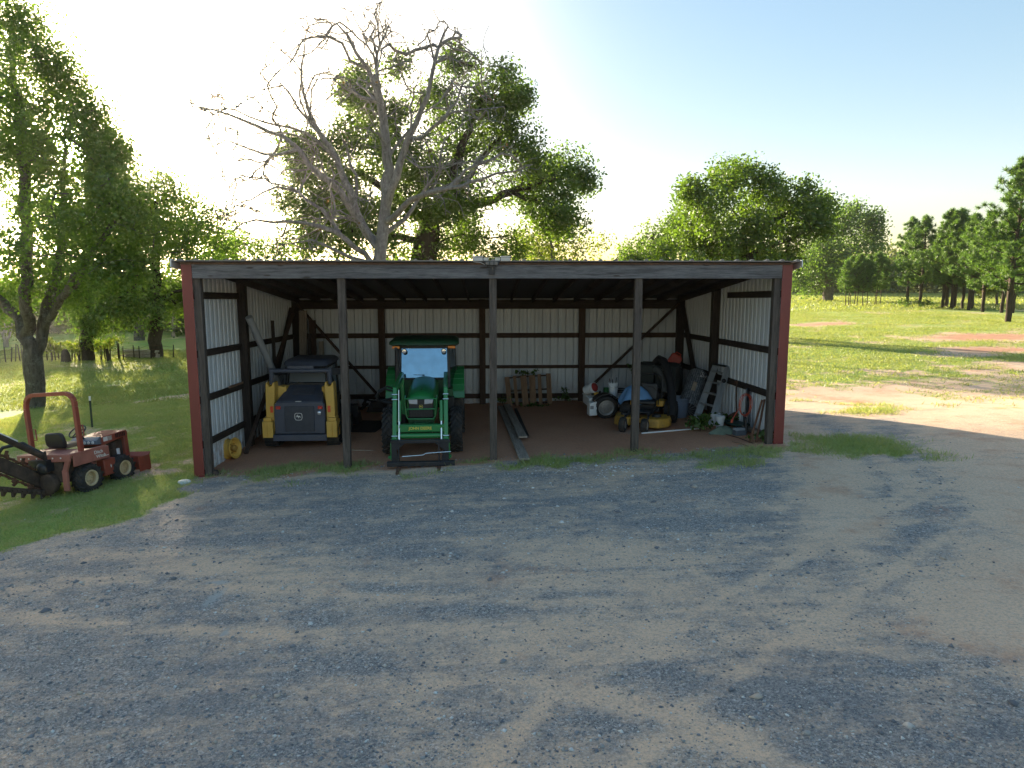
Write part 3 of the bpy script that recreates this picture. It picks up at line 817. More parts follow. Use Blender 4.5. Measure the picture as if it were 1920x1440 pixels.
# the dead tree in front of it: several bare stems fanning out of one stump
dy = 27.5; dx = at(706, 480, dy).x; db = (dx, dy, gz(dx, dy) - .1)
q = lambda px, py, d=0: at(px, py, dy + d)
dead = thing('dead_tree', 'tall bare dead tree with grey leafless branches fanning out behind the shed', 'tree', db)
sk = Skeleton(); B = np.array(db)
def L(pts, r0, r1, frm=True):
    p = [np.array(v) - B for v in pts]
    return sk.limb(p, sk.near(p[0]) if sk.p else -1, r0 * .95, r1 * .9, .4, .045)
L([db, q(708, 560), q(714, 470), q(722, 390), q(726, 300), q(718, 220), q(708, 170)], .33, .16)
L([q(714, 470), q(690, 440, .6), q(660, 380, 1), q(632, 300, 1.2), q(600, 250, 1.4), q(575, 195, 1.5), q(565, 150, 1.5), q(570, 100, 1.5)], .19, .03)
L([q(722, 390), q(745, 330, -.4), q(765, 260, -.6), q(790, 205, -.7), q(808, 150, -.7), q(822, 90, -.6), q(840, 50, -.5)], .17, .03)
L([q(708, 170), q(690, 130, .1), q(668, 100, .2), q(650, 65, .2), q(632, 45, .3)], .10, .018)
L([q(716, 210), q(706, 130, -.3), q(712, 85, -.4), q(708, 45, -.4), q(705, 15, -.4)], .09, .018)
L([q(706, 130, -.3), q(688, 85, -.6), q(680, 60, -.6)], .05, .012)
L([q(690, 440, .6), q(640, 360, -.3), q(600, 330, -.8), q(560, 280, -1.2), q(530, 255, -1.3), q(480, 235, -1.5), q(430, 215, -1.6), q(375, 200, -1.7)], .15, .02)
L([q(632, 300, 1.2), q(575, 250, .3), q(520, 235, 0), q(470, 220, -.2), q(420, 195, -.4)], .08, .015)
L([q(600, 250, 1.4), q(560, 205, 1), q(530, 160, .9), q(500, 130, .8)], .07, .012)
L([q(560, 280, -1.2), q(520, 290, -1.5), q(470, 280, -1.8), q(425, 262, -1.9), q(395, 278, -2)], .06, .012)
L([q(530, 255, -1.3), q(505, 300, -1.0), q(480, 320, -1), q(440, 335, -1)], .045, .01)
L([q(712, 500), q(650, 450, -.8), q(600, 425, -1.2), q(540, 415, -1.5), q(480, 412, -1.8), q(440, 430, -2)], .12, .015)
L([q(650, 450, -.8), q(560, 360, -1), q(520, 350, -1.3), q(470, 375, -1.6), q(420, 385, -1.7)], .08, .012)
L([q(712, 500), q(640, 475, -1.5), q(585, 450, -2), q(520, 460, -2.4)], .09, .015)
L([q(727, 420), q(770, 375, -1.0), q(820, 358, -1.6), q(880, 342, -2), q(930, 325, -2.2), q(990, 310, -2.4)], .13, .018)
L([q(765, 260, -.6), q(810, 240, -1), q(850, 210, -1.2), q(905, 205, -1.3), q(945, 200, -1.4)], .07, .012)
L([q(720, 440), q(760, 410, .5), q(800, 350, .9), q(850, 300, 1)], .1, .015)
L([q(726, 300), q(770, 240, .3), q(800, 190, .5)], .07, .02)
L([q(706, 470), q(672, 400, .3), q(668, 330, .3), q(650, 280, .5)], .11, .03)
rs = np.random.RandomState(5); T = []
fan = [(560, 90, 60, 60), (640, 60, 60, 45), (705, 40, 40, 35), (720, 90, 45, 40), (830, 80, 38, 42), (870, 130, 45, 40), (880, 200, 60, 45), (600, 170, 60, 50), (520, 160, 55, 55), (450, 190, 70, 45), (390, 200, 40, 28), (410, 255, 45, 35), (470, 300, 50, 40),
       (440, 345, 45, 30), (450, 400, 45, 25), (560, 240, 60, 40), (650, 140, 55, 45), (760, 150, 45, 55), (930, 310, 60, 40), (850, 340, 60, 40), (560, 440, 70, 35), (800, 280, 50, 45), (620, 300, 60, 50), (700, 230, 50, 50), (640, 390, 60, 40), (530, 330, 50, 45)]
for (px, py, rx, ry) in fan:
    for k in range(36):
        a = rs.rand() * 6.283; f = math.sqrt(rs.rand())
        T.append(np.array(at(px + math.cos(a) * f * rx, py + math.sin(a) * f * ry, dy + rs.randn() * 1.3)) - B)
tips = sk.reach(T, .35, .07, 3.0, rs=rs)
T2 = []
for i in tips:
    d = sk.p[i] - sk.p[sk.par[i]]; d = d / (np.linalg.norm(d) + 1e-9)
    for k in range(3):
        T2.append(sk.p[i] + (d + rs.randn(3) * .65) * (.22 + .3 * rs.rand()))
sk.reach(T2, .2, .03, .5, rs=rs)
sk.mesh('trunk', BARKW, dead, .0115, .30, hard=1.95)
lv = [sk.p[i] for i in tips if rs.rand() < .05]
leaves('withered_leaves', lv, 4, .08, .12, leafmat('withered_leaf', (.10, .06, .03), (.16, .10, .05), .3), dead, rs=rs)

# left: the near forked tree, standing on the lawn
ty = 25.2; tb = on_ground(65, 764); ty = tb.y; q = lambda px, py, d=0: at(px, py, ty + d)
broadleaf('forked_tree', 'near forked shade tree with lichened grey trunk on the lawn behind the red trencher', tuple(tb - Vector((0, 0, .1))),
          [([tb, q(66, 720), q(62, 670), q(58, 645)], .30, .26), ([q(58, 645), q(40, 605, .3), q(15, 580, .5), q(-30, 520, .8), q(-60, 400, 1), q(-60, 280, 1)], .2, .06), ([q(56, 630), q(48, 580, -.4), q(50, 500, -.6), q(45, 380, -.6), q(40, 240, -.5), q(20, 100, -.4)], .19, .05),
           ([q(64, 660), q(80, 620, .2), q(90, 570, .4), q(110, 480, .8), q(120, 380, 1), q(125, 250, 1.2)], .2, .05), ([q(82, 610, .2), q(115, 560, -.3), q(160, 490, -.8), q(210, 420, -1), q(260, 380, -1.2)], .13, .04), ([q(130, 540, -.5), q(180, 500, -.8), q(240, 500, -1), q(300, 480, -1.2)], .07, .02)],
          [(15, 25, 50), (-30, 70, 70), (60, 60, 35, 0, .5), (55, 110, 55), (100, 125, 40), (130, 180, 45), (165, 205, 30, 0, .6), (60, 190, 70), (-20, 190, 80), (100, 250, 60), (10, 290, 80), (160, 290, 45), (200, 330, 40), (70, 350, 75), (150, 370, 65), (-40, 380, 90), (30, 440, 80), (120, 450, 75), (210, 420, 60), (270, 420, 50),
           (-30, 520, 70), (60, 520, 60), (180, 490, 60), (250, 490, 50), (130, 545, 40), (10, 570, 45), (320, 455, 45), (-90, 270, 90), (-90, 130, 80), (105, 310, 50), (60, 290, 55), (160, 250, 32), (30, 240, 55), (200, 290, 28), (110, 400, 60)],
          ty, 22, ELM, BARK, 46, .30, .13, .32, thick=1.6, seed=21)

# left: the two trees on the fence line
def straight(name, label, bx, by_px, topy, r, blobs, leafm, barkm, per, nl, sig, ls, seed, lean=0, group=None, Yf=None, thick=1.5, extra=()):
    b = on_ground(bx, by_px) if Yf is None else Vector((at(bx, by_px, Yf).x, Yf, gz(at(bx, by_px, Yf).x, Yf)))
    Y = b.y; top = at(bx + lean, topy, Y)
    mid = at(bx + lean * .3, by_px * .55 + topy * .45, Y)
    lim = [([b - Vector((0, 0, .15)), b + Vector((0, 0, .5)), mid, top], r, r * .35)] + [([at(*p[:2], Y + p[2]) for p in e[0]], e[1], e[2]) for e in extra]
    return broadleaf(name, label, tuple(b - Vector((0, 0, .1))), lim, blobs, Y, per, leafm, barkm, nl, sig, ls, r, group, seed=seed, thick=thick)
straight('shade_tree', 'straight dark-trunked shade tree on the fence line with low bright sprays', 165, 676, 300, .34,
         [(165, 270, 35), (200, 260, 35), (225, 300, 35), (180, 320, 50), (240, 340, 45), (150, 380, 60), (220, 400, 60), (110, 430, 60), (180, 460, 70), (260, 450, 55), (90, 500, 60), (160, 530, 60), (230, 520, 60), (200, 575, 40), (130, 570, 40), (215, 600, 28, -1, .8), (170, 610, 18, -1, .8), (260, 570, 40)],
         ELM, BARKD, 19, 34, .42, .19, 31, extra=[([(165, 560, 0), (120, 520, .5), (80, 490, 1)], .10, .03), ([(165, 540, 0), (210, 510, -.6), (265, 500, -1)], .10, .03)])
straight('shade_tree', 'broad shade tree with thick flaring trunk at the end of the fence by the firewood', 293, 670, 380, .38,
         [(300, 345, 40), (270, 380, 45), (340, 380, 45), (385, 420, 40), (310, 410, 50), (250, 430, 50), (360, 450, 50), (420, 460, 35), (300, 470, 60), (240, 490, 50), (370, 500, 45), (330, 530, 50), (270, 540, 50), (400, 520, 40), (220, 560, 40), (350, 570, 35), (300, 575, 40), (395, 570, 35)],
         ELM, BARKD, 19, 34, .42, .19, 32, extra=[([(293, 560, 0), (340, 545, -.5), (390, 540, -.8)], .10, .03), ([(293, 545, 0), (240, 520, .6), (200, 520, 1)], .12, .03)])
straight('yard_tree', 'paired grey trunk standing further back between the two fence line trees', 262, 655, 470, .40,
         [(250, 540, 45), (230, 580, 40), (280, 570, 40), (265, 500, 50), (220, 520, 40), (204, 430, 50), (180, 400, 45), (232, 395, 45), (150, 440, 45), (255, 440, 45)], ELM, BARK, 13, 26, .5, .24, 33, Yf=56)  # upper crown blobs added to shade the foreground yard
straight('yard_tree', 'rounded tree top rising beyond the left end of the shed roof', 440, 640, 450, .3,
         [(410, 450, 35), (450, 455, 32), (490, 465, 30), (525, 470, 28), (400, 500, 40), (450, 500, 40), (500, 500, 35), (440, 560, 50), (380, 560, 50), (500, 560, 40)], ELM, BARKD, 14, 26, .55, .26, 34, Yf=62)
straight('pale_tree', 'slim pale tree forking low at the far left edge beyond the forked tree', 12, 655, 560, .17,
         [(0, 600, 28), (20, 612, 22), (-25, 590, 35), (12, 580, 30)], BRIGHT, BARKL, 12, 24, .4, .2, 35, Yf=50,
         extra=[([(12, 640, 0), (4, 625, 0), (-8, 600, 0)], .09, .04), ([(12, 640, 0), (20, 620, .4), (24, 595, .5)], .09, .04)])
straight('pale_tree', 'slim pale trunk in front of the dark woods beside the shed corner', 326, 648, 545, .16,
         [(330, 560, 25), (318, 540, 25), (340, 530, 30)], ELM, BARKL, 10, 24, .5, .24, 36, Yf=60)

# beyond the roof: light sapling, right-hand oak, and a darker one leaning out of its left side
straight('young_tree', 'thin pale green tree showing over the shed roof right of the big oak', 1035, 520, 440, .13,
         [(985, 445, 30), (1000, 470, 30), (1030, 450, 30), (1060, 440, 28), (1085, 455, 28, 0, .6), (1120, 462, 20, 0, .4), (1040, 480, 35), (1080, 485, 30, 0, .6), (1005, 500, 30)], BRIGHT, BARK, 13, 22, .4, .2, 37, Yf=46)
ry = 42.0
straight('oak_tree', 'large rounded dark oak standing behind the right half of the shed roof', 1395, 560, 420, .5,
         [(1367, 332, 38), (1399, 340, 35), (1342, 356, 35), (1298, 358, 20), (1431, 360, 40), (1471, 368, 40), (1511, 374, 38), (1545, 386, 22), (1375, 392, 50), (1330, 400, 40), (1411, 416, 35), (1463, 414, 38), (1503, 414, 38), (1535, 425, 22), (1318, 440, 45), (1367, 440, 48),
          (1415, 450, 40), (1290, 464, 38), (1342, 478, 45), (1399, 482, 42), (1250, 476, 32), (1431, 482, 30), (1487, 446, 22, 0, .5), (1479, 486, 18, 0, .5), (1300, 400, 25, 0, .6), (1370, 520, 60), (1300, 520, 50), (1440, 510, 35)],
         OAK, BARKD, 16, 42, .36, .2, 38, Yf=ry, extra=[([(1395, 470, 0), (1440, 420, .4), (1500, 390, .8)], .2, .05), ([(1395, 480, 0), (1340, 430, .5), (1310, 400, .8)], .18, .05), ([(1395, 480, 0), (1450, 460, -.4), (1490, 445, -.6)], .1, .03)])
straight('oak_tree', 'lower dark tree at the left shoulder of the rounded right-hand oak', 1225, 560, 440, .25,
         [(1202, 468, 32), (1234, 446, 32), (1190, 488, 22), (1262, 430, 22), (1225, 490, 40), (1275, 402, 14, 0, .4), (1170, 505, 20), (1230, 530, 45)], OAK, BARKD, 15, 34, .4, .22, 39, Yf=52)
straight('pasture_oak', 'lone tall oak with pale thick trunk out in the meadow beyond the shed corner', 1553, 562, 440, .75,
         [(1601, 399, 16), (1584, 409, 20), (1635, 407, 13), (1621, 424, 24), (1577, 426, 22), (1642, 433, 11), (1560, 448, 25), (1597, 455, 28), (1626, 460, 20), (1648, 466, 11, 0, .6), (1528, 465, 24), (1560, 480, 30), (1589, 484, 25), (1524, 489, 28), (1509, 509, 25), (1541, 509, 28), (1572, 504, 25), (1502, 528, 17), (1521, 536, 18), (1590, 515, 18)],
         OAK2, BARK, 13, 30, .75, .42, 40, Yf=108)

# pines
def pine_mesh(seed, H, crown0, spread, tr, tufts=190):
    """trunk and needle crown of a pine standing at the origin"""
    rs = np.random.RandomState(seed); sk = Skeleton()
    ids = sk.limb([(0, 0, -.1), (rs.randn() * .05, rs.randn() * .05, H * .3), (rs.randn() * .1, rs.randn() * .1, H * .65), (0, 0, H * .97)], -1, tr, .02, .5, .02)
    T = []
    nb = int(26 + H)
    for i in range(nb):
        f = (i + rs.rand()) / nb; z = crown0 + (H - crown0) * f
        L = spread * (1 - f) ** .95 * (.55 + .55 * rs.rand()) * min(1, .55 + f * 3) + .15; a = i * 2.4 + rs.rand() * .8
        p0 = np.array([0, 0, z]); d = np.array([math.cos(a), math.sin(a), .12 + .75 * f])
        j = sk.near(p0)
        bi = sk.limb([p0, p0 + d * L * .5, p0 + d * L + np.array([0, 0, .18 * L])], j, .05 * (1 - f) + .018, .012, .5, .04)
        for k in range(6 + int(L * 5)):
            g = .35 + .65 * rs.rand(); c = p0 + d * L * g + np.array([0, 0, .14 * L * g]) + rs.randn(3) * np.array([.22, .22, .13]) * (.6 + L * .35)
            T.append(c)
    T += [np.array([0, 0, H * (.9 + .1 * rs.rand())]) + rs.randn(3) * .08 for _ in range(5)]
    return sk, T
def needles(name, centres, per, ln_, m, parent, rs, wid=.035):
    C = np.repeat(np.array(centres), per, axis=0); n = len(C)
    d = rs.randn(n, 3); d[:, 2] += .55; d /= np.linalg.norm(d, axis=1)[:, None]
    s = np.cross(d, rs.randn(n, 3)); s /= np.linalg.norm(s, axis=1)[:, None]
    L = ln_ * (.7 + .6 * rs.rand(n))[:, None]; C = C + rs.randn(n, 3) * .05
    V = np.stack([C - s * wid * .5, C + s * wid * .5, C + d * L], 1).reshape(-1, 3)
    return np_mesh(name, V, np.arange(3 * n).reshape(n, 3), m, parent, k=3)
PINES = []
for k, (H, c0, spd, tr, nn) in enumerate([(12.6, 2.3, 4.4, .22, 60), (10.6, 2.6, 3.3, .17, 48), (10.0, 2.3, 3.4, .17, 48), (5.9, 1.9, 1.45, .05, 40), (5.3, 1.7, 1.6, .045, 40)]):
    PINES.append((H, c0, spd, tr, nn, k))
made = {}
def pine(kind, px, py, top, label, name, group, turn):
    b = on_ground(px, py); H, c0, spd, tr, nn, k = PINES[kind]
    h = at(px, top, b.y).z - b.z
    if kind not in made:
        t = thing(name, label, 'tree', tuple(b), (0, 0, turn), group); sk, T = pine_mesh(50 + kind, H, c0, spd, tr)
        rs = np.random.RandomState(60 + kind)
        sk.mesh('trunk', BARKP, t, .008, tr); needles('crown', T, nn, .36 if kind < 3 else .26, PINE, t, rs, .045 if kind < 3 else .035); made[kind] = t
    else:
        t = copy_tree(made[kind]); t.name = name; t['label'] = label; t['group'] = group; t.location = tuple(b); t.rotation_euler = (0, 0, turn)
    s = h / H; t.scale = (s * (.95 + .1 * rnd.random()), s, s)
    return t
pine(0, 1890, 604, 300, 'tallest nearest pine with full crown at the right edge of the meadow', 'pine_tree', 'grown pines in the meadow', .4)
gp = 'grown pines in the meadow'
for i, (kind, px, py, top, lab) in enumerate([
        (1, 1701, 570, 411, 'leftmost grown pine, straight trunk with a small bush at its foot'), (2, 1724, 576, 409, 'second grown pine from the left, dense crown and a bush right of its foot'),
        (1, 1767, 578, 397, 'third pine trunk from the left, first of a close pair'), (2, 1774, 576, 402, 'fourth pine trunk from the left, second of a close pair'),
        (2, 1783, 579, 400, 'slightly leaning pine just right of the close pair'), (1, 1789, 577, 396, 'sixth pine trunk from the left, touching the slightly leaning one'),
        (1, 1804, 578, 410, 'thinner leaning pine standing alone in the middle of the row'), (2, 1816, 581, 405, 'left pine of the touching pair right of the lone leaning pine'),
        (1, 1822, 580, 412, 'right pine of the touching pair right of the lone leaning pine'), (2, 1842, 585, 402, 'single stout pine between the touching pair and the tallest pine'),
        (1, 1878, 587, 395, 'pine close behind the left side of the tallest pine'), (2, 1898, 587, 398, 'pine close behind the right side of the tallest pine')]):
    pine(kind, px, py, top, lab, 'pine_tree', gp, i * 1.7)
words_ = ['leftmost', 'second', 'third', 'fourth', 'fifth', 'sixth', 'seventh', 'eighth', 'ninth', 'rightmost']
for i, (px, py, top) in enumerate([(1584.5, 574.5, 492), (1590.5, 572.5, 486), (1594, 574, 484), (1601.5, 571.5, 486), (1606.5, 574.5, 480), (1618, 574.5, 488), (1625, 574, 482), (1640, 571, 478), (1643.5, 570.5, 476), (1650, 570, 484)]):
    pine(3 + i % 2, px, py, top, f'{words_[i]} thin trunk in the tight cluster of young pines beside the lone oak', 'young_pine', 'young pines in a tight cluster', i * 1.1)
for (px, py, Y, lab, bl) in [(1779, 540, 92, 'bright green broadleaf tree showing among the dark pines', [(1775, 478, 16), (1765, 492, 16), (1785, 495, 18), (1795, 485, 14), (1770, 512, 18), (1790, 515, 18)]),
                             (1870, 560, 84, 'low bright broadleaf tree under the pines left of the tallest pine', [(1868, 520, 15), (1858, 532, 14), (1880, 530, 14), (1850, 540, 10), (1890, 540, 12)])]:
    straight('broadleaf_tree', lab, px, py, bl[0][1] + 8, .15, bl, BRIGHT, BARK, 12, 24, .5, .3, 44 + int(px), Yf=Y)
for (px, py, Y, lab) in [(1699, 574, 80, 'small dark bush at the foot of the leftmost grown pine'), (1733, 574, 79, 'small leafy bush right of the second pine trunk')]:
    b = at(px, py, Y); b.z = gz(b.x, b.y); t = thing('bush', lab, 'bush', tuple(b)); rs = np.random.RandomState(int(px))
    C = [np.array([rs.randn() * .5, rs.randn() * .4, .25 + abs(rs.randn()) * .3]) for _ in range(26)]
    sk = Skeleton(); sk.limb([(0, 0, -.1), (0, 0, .15)], -1, .04, .03); sk.reach(C, rs=rs); sk.mesh('stem', BARKD, t, .006, .03); leaves('foliage', C, 18, .13, .16, OAK2, t, rs=rs)

# far woods closing the view on both sides: nobody could count them
def woods(name, label, xs, Ys, h0, h1, n, size, seed, dens=40, under=1.0):
    rs = np.random.RandomState(seed); C = []; H = []
    for i in range(n):
        x = xs[0] + (xs[1] - xs[0]) * rs.rand(); y = Ys[0] + (Ys[1] - Ys[0]) * rs.rand(); g = gz(x, y); h = h0 + (h1 - h0) * rs.rand()
        k = 26; r = .22 * h + .8
        d = rs.randn(k, 3); d /= np.linalg.norm(d, axis=1)[:, None]; d *= rs.rand(k, 1) ** .4
        C.append(np.array([x, y, g + h * .58]) + d * np.array([r, r, h * .42]))
        C.append(np.array([x, y, g + .8]) + rs.randn(int(10 * under), 3) * np.array([1.6, 1.6, .7]))
    C = np.concatenate(C); C[:, 2] = np.maximum(C[:, 2], [gz(a, b_) + .1 for a, b_ in C[:, :2]])
    o = leaves(name, C, dens, size * 1.6, size, WOODS, None, .7, rs=rs); tag(o, label, None, kind='stuff')
    return o
woods('far_woods', 'dense dark woods closing off the lawn beyond the fence', (-88, -17), (62, 80), 3.2, 4.6, 190, .42, 71, 22)
woods('distant_woods', 'line of dark woods beyond the meadow', (45, 230), (172, 200), 7, 12, 170, .8, 72, 16)
# ------------------------------------------------------------------ machine paints
GRN = pm('tractor_green', (.022, .19, .05), .34, 0, .12, 3, dust=(.13, .10, .065), dust_amt=.22, dscale=3, coat=.3)
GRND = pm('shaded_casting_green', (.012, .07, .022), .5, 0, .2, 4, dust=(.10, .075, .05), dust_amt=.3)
YEL = pm('machine_yellow', (.70, .42, .085), .42, 0, .1, 3, dust=(.28, .19, .11), dust_amt=.25, dscale=4)
RIMY = pm('rim_yellow', (.62, .50, .07), .4, 0, .1, 3, dust=(.25, .18, .10), dust_amt=.3)
SLATE = pm('slate_blue_panel', (.065, .073, .100), .48, 0, .15, 4, dust=(.13, .11, .09), dust_amt=.25, dscale=5)
BLK = pm('black_plastic', (.018, .018, .02), .5, 0, .25, 6, dust=(.09, .075, .06), dust_amt=.2)
BLKM = pm('black_steel', (.022, .023, .028), .42, .2, .25, 6, dust=(.11, .08, .055), dust_amt=.28)
RUB = pm('tyre_rubber', (.022, .022, .023), .8, 0, .25, 8, dust=(.105, .075, .052), dust_amt=.42, dscale=4, bump=.3, bscale=40)
CHR = pm('bright_rod', (.75, .75, .74), .18, 1, .06)
RUST = pm('rusty_steel', (.115, .052, .030), .85, .1, .45, 9, bump=.4)
TRR = pm('faded_red_paint', (.28, .060, .036), .55, 0, .2, 3, dust=(.15, .085, .06), dust_amt=.35, dscale=3.5)
TRRL = pm('chalky_red_paint', (.35, .125, .095), .6, 0, .2, 4, dust=(.16, .09, .07), dust_amt=.3)
MUD = pm('mud_caked_steel', (.065, .043, .032), .9, 0, .5, 7, bump=.9, bscale=18)
CREAM = pm('cream_rim', (.55, .44, .27), .55, 0, .12, 4, dust=(.22, .16, .10), dust_amt=.35)
WHT = pm('white_plastic', (.72, .73, .74), .42, 0, .06, 4, dust=(.30, .25, .2), dust_amt=.22)
DECAL = pm('white_decal', (.70, .69, .66), .5, 0, .08, 9)
DECY = pm('yellow_decal', (.70, .56, .08), .5, 0, .08, 9)
AMB = pm('amber_lens', (.75, .22, .02), .2, 0, .05, 5, coat=.5)
REDL = pm('red_lens', (.55, .03, .02), .25, 0, .1, 5, coat=.5)
ORR = pm('red_reflector', (.85, .10, .03), .3, 0, .05, 5, coat=.5)
LAMP = pm('lamp_glass', (.62, .64, .68), .12, .6, .05, 5, coat=.6)
ALU = pm('aluminium', (.60, .61, .62), .38, .75, .1, 5, (1, 1, .3), (.2, .18, .16), .2)
SILV = pm('wheel_steel', (.42, .41, .40), .45, .5, .15, 6, dust=(.16, .12, .09), dust_amt=.35)

def glass(name, tint, mirror, rough=.02):
    m, nt, ns, ln, b = nodes_of(name)
    b.inputs['Base Color'].default_value = c4(tint); b.inputs['Roughness'].default_value = rough
    g = N(nt, 'ShaderNodeBsdfGlossy', inp={'Roughness': rough}); g.inputs['Color'].default_value = (.40, .72, 1, 1)  # blue of the reflected sky put into the gloss colour
    nz = N(nt, 'ShaderNodeTexNoise', inp={'Scale': 6, 'Detail': 6}); ln.new(coords(nt), nz.inputs['Vector'])
    r = ramp(nt, [(.3, mirror * .85), (.7, mirror * 1.1)]); ln.new(nz.outputs['Fac'], r.inputs['Fac'])
    mx = N(nt, 'ShaderNodeMixShader'); ln.new(r.outputs['Color'], mx.inputs['Fac']); ln.new(b.outputs[0], mx.inputs[1]); ln.new(g.outputs[0], mx.inputs[2])
    ln.new(mx.outputs[0], ns['Material Output'].inputs['Surface']); return m
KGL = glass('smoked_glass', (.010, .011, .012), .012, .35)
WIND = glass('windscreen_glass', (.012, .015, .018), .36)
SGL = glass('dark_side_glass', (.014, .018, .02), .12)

def wheel(parent, c, Rr, w, rim_r, rim_m, lugs=18, lug_h=.035, side=1, ang=.30, name='wheel', hub=None, rim_in=.3, tread='bar'):
    """tyre with bar lugs as the part, its rim as the sub-part; axle along x"""
    mb = MB(); h = w / 2; r0 = Rr - lug_h
    mb.lathe([(rim_r, -h * .86), (rim_r + .03, -h * .98), ((rim_r + r0) / 2, -h * 1.04), (r0 - .02, -h * .92), (r0, -h * .72), (r0 + .006, 0), (r0, h * .72), (r0 - .02, h * .92), ((rim_r + r0) / 2, h * 1.04), (rim_r + .03, h * .98), (rim_r, h * .86)], (0, 0, 0), (1, 0, 0), 36, closed=True)
    if tread == 'bar':
        for i in range(lugs):
            for s in (-1, 1):
                a = 2 * math.pi * (i + (.5 if s > 0 else 0)) / lugs
                pts = []
                for t in (0.03, .5, 1.0):
                    aa = a + ang * t; rr = r0 + lug_h * .45 - (.02 if t == 1 else 0)
                    pts.append(Vector((s * h * .97 * t, rr * math.cos(aa), rr * math.sin(aa))))
                for p, q_ in zip(pts[:-1], pts[1:]):
                    mid = (p + q_) / 2; mb.bar(p, q_, lug_h * 1.25, lug_h * 1.35, (0, mid.y, mid.z))
    o = mb.build(name, RUB, parent, loc=c)
    rb = MB(); f = side * h
    rb.lathe([(rim_r + .012, -f * .9), (rim_r + .012, f * .9), (rim_r - .01, f * .95), (rim_r - .03, f * .75), (rim_r * .9, f * rim_in), (rim_r * .55, f * (rim_in + .12)), (rim_r * .3, f * (rim_in + .2)), (.01, f * (rim_in + .2))], (0, 0, 0), (1, 0, 0), 28)
    for k in range(6):
        a = k * math.pi / 3; rb.lathe([(.014, 0), (.014, .025), (.0, .03)], (f * (rim_in + .16), rim_r * .45 * math.cos(a), rim_r * .45 * math.sin(a)), (side, 0, 0), 6)
    rb.build('rim', rim_m, o)
    return o

def emblem(parent, m, loc, rot, s):
    """leaping stag in a rounded shield, flat on its panel (drawn in the local x-z plane)"""
    mb = MB(); out = []
    for k in range(28):
        a = 2 * math.pi * k / 28; ca, sa = math.cos(a), math.sin(a)
        r = 1 / ((abs(ca) ** 4 + abs(sa) ** 4) ** .25)
        out.append((ca * r * .5, sa * r * .46 - (.05 if sa < -.7 else 0)))
    n = len(out); d = .006
    vs = [(x * s, -d, z * s) for x, z in out] + [(x * s * .86, -d, z * s * .86) for x, z in out]
    mb.add(vs, [(i, (i + 1) % n, n + (i + 1) % n, n + i) for i in range(n)])
    deer = [(-.36, -.02), (-.30, -.10), (-.22, -.04), (-.12, -.06), (-.02, -.13), (.02, -.24), (.07, -.25), (.06, -.12), (.16, -.05), (.26, -.14), (.33, -.13), (.22, -.01), (.20, .06), (.10, .09), (-.04, .08), (-.10, .14), (-.09, .20), (-.02, .27), (-.10, .25), (-.16, .20), (-.24, .17), (-.25, .13), (-.18, .10), (-.16, .04), (-.26, .02)]
    mb.add([(x * s, -d, z * s) for x, z in deer], [tuple(range(len(deer)))])
    return mb.build('emblem', m, parent, smooth=False, loc=loc, rot=rot)

def arc_pts(cy, cz, r, a0, a1, n):
    return [(cy + r * math.cos(R(a0 + (a1 - a0) * i / n)), cz + r * math.sin(R(a0 + (a1 - a0) * i / n))) for i in range(n + 1)]
def shell(mb, x0, x1, prof, th):
    """bent sheet: a polyline in y-z, thickened and drawn out along x"""
    out = [Vector((0, a, b)) for a, b in prof]; inn = []
    for i, p in enumerate(out):
        d = (out[min(i + 1, len(out) - 1)] - out[max(i - 1, 0)]).normalized(); inn.append(p + Vector((0, -d.z, d.y)) * th)
    poly = [(p.y, p.z) for p in out] + [(p.y, p.z) for p in reversed(inn)]
    n = len(out)
    for i in range(n - 1):
        mb.prism([poly[i], poly[i + 1], poly[2 * n - 2 - i], poly[2 * n - 1 - i]], x0, x1)
    return mb

# ------------------------------------------------------------------ the green cab tractor with a fork frame on its loader
tx, ty_ = -1.965, 15.40
T = thing('farm_tractor', 'green cab tractor facing out of the shed with black pallet forks on its front loader', 'tractor', (tx, ty_, gz(tx, ty_)), (0, 0, R(4.3)))
for s in (-1, 1):
    wheel(T, (s * .735, 0, .50), .51, .25, .27, RIMY, 20, .034, s, .34)
    wheel(T, (s * .70, 2.05, .75), .76, .44, .40, RIMY, 22, .045, s, .30)
mb = MB(); mb.bb(-.21, .21, -.35, 1.3, .45, .98); mb.bb(-.17, .17, 1.2, 2.3, .5, 1.0); mb.bb(-.62, .62, -.07, .07, .42, .56); mb.bar((0, 2.05, .75), (.68, 2.05, .75), .2, .2); mb.bar((0, 2.05, .75), (-.68, 2.05, .75), .2, .2)
mb.bb(-.26, .26, -.62, -.3, .62, .86); mb.build('chassis', GRND, T, .012)
rings = []
for y, hw, zt, zb in [(-.66, .24, 1.30, .95), (-.62, .29, 1.37, .92), (-.45, .315, 1.43, .90), (0, .325, 1.485, .90), (.55, .33, 1.535, .92), (1.05, .33, 1.56, .95)]:
    hgt_ = zt - zb
    half = [(hw * .96, zb), (hw, zb + hgt_ * .45), (hw * .97, zb + hgt_ * .68), (hw * .86, zb + hgt_ * .84), (hw * .66, zb + hgt_ * .94), (hw * .34, zt - .012), (0, zt)]
    rings.append([Vector((x, y, z)) for x, z in half] + [Vector((-x, y, z)) for x, z in reversed(half[:-1])])
hood = MB().loft(rings).build('hood', GRN, T, ang=50)
MB().bb(-.006, .006, -.4, 1.0, 1.45, 1.475).build('crease', GRND, hood)
g = MB(); g.bb(-.26, .26, -.70, -.60, .90, 1.30)
grille = g.build('grille', BLK, T, .02)
mb = MB()
for i in range(13): mb.bb(-.21 + i * .035 - .006, -.21 + i * .035 + .006, -.715, -.70, .92, 1.08)
mb.build('slats', BLKM, grille)
emblem(grille, DECY, (0, -.706, 1.145), (0, 0, 0), .075)
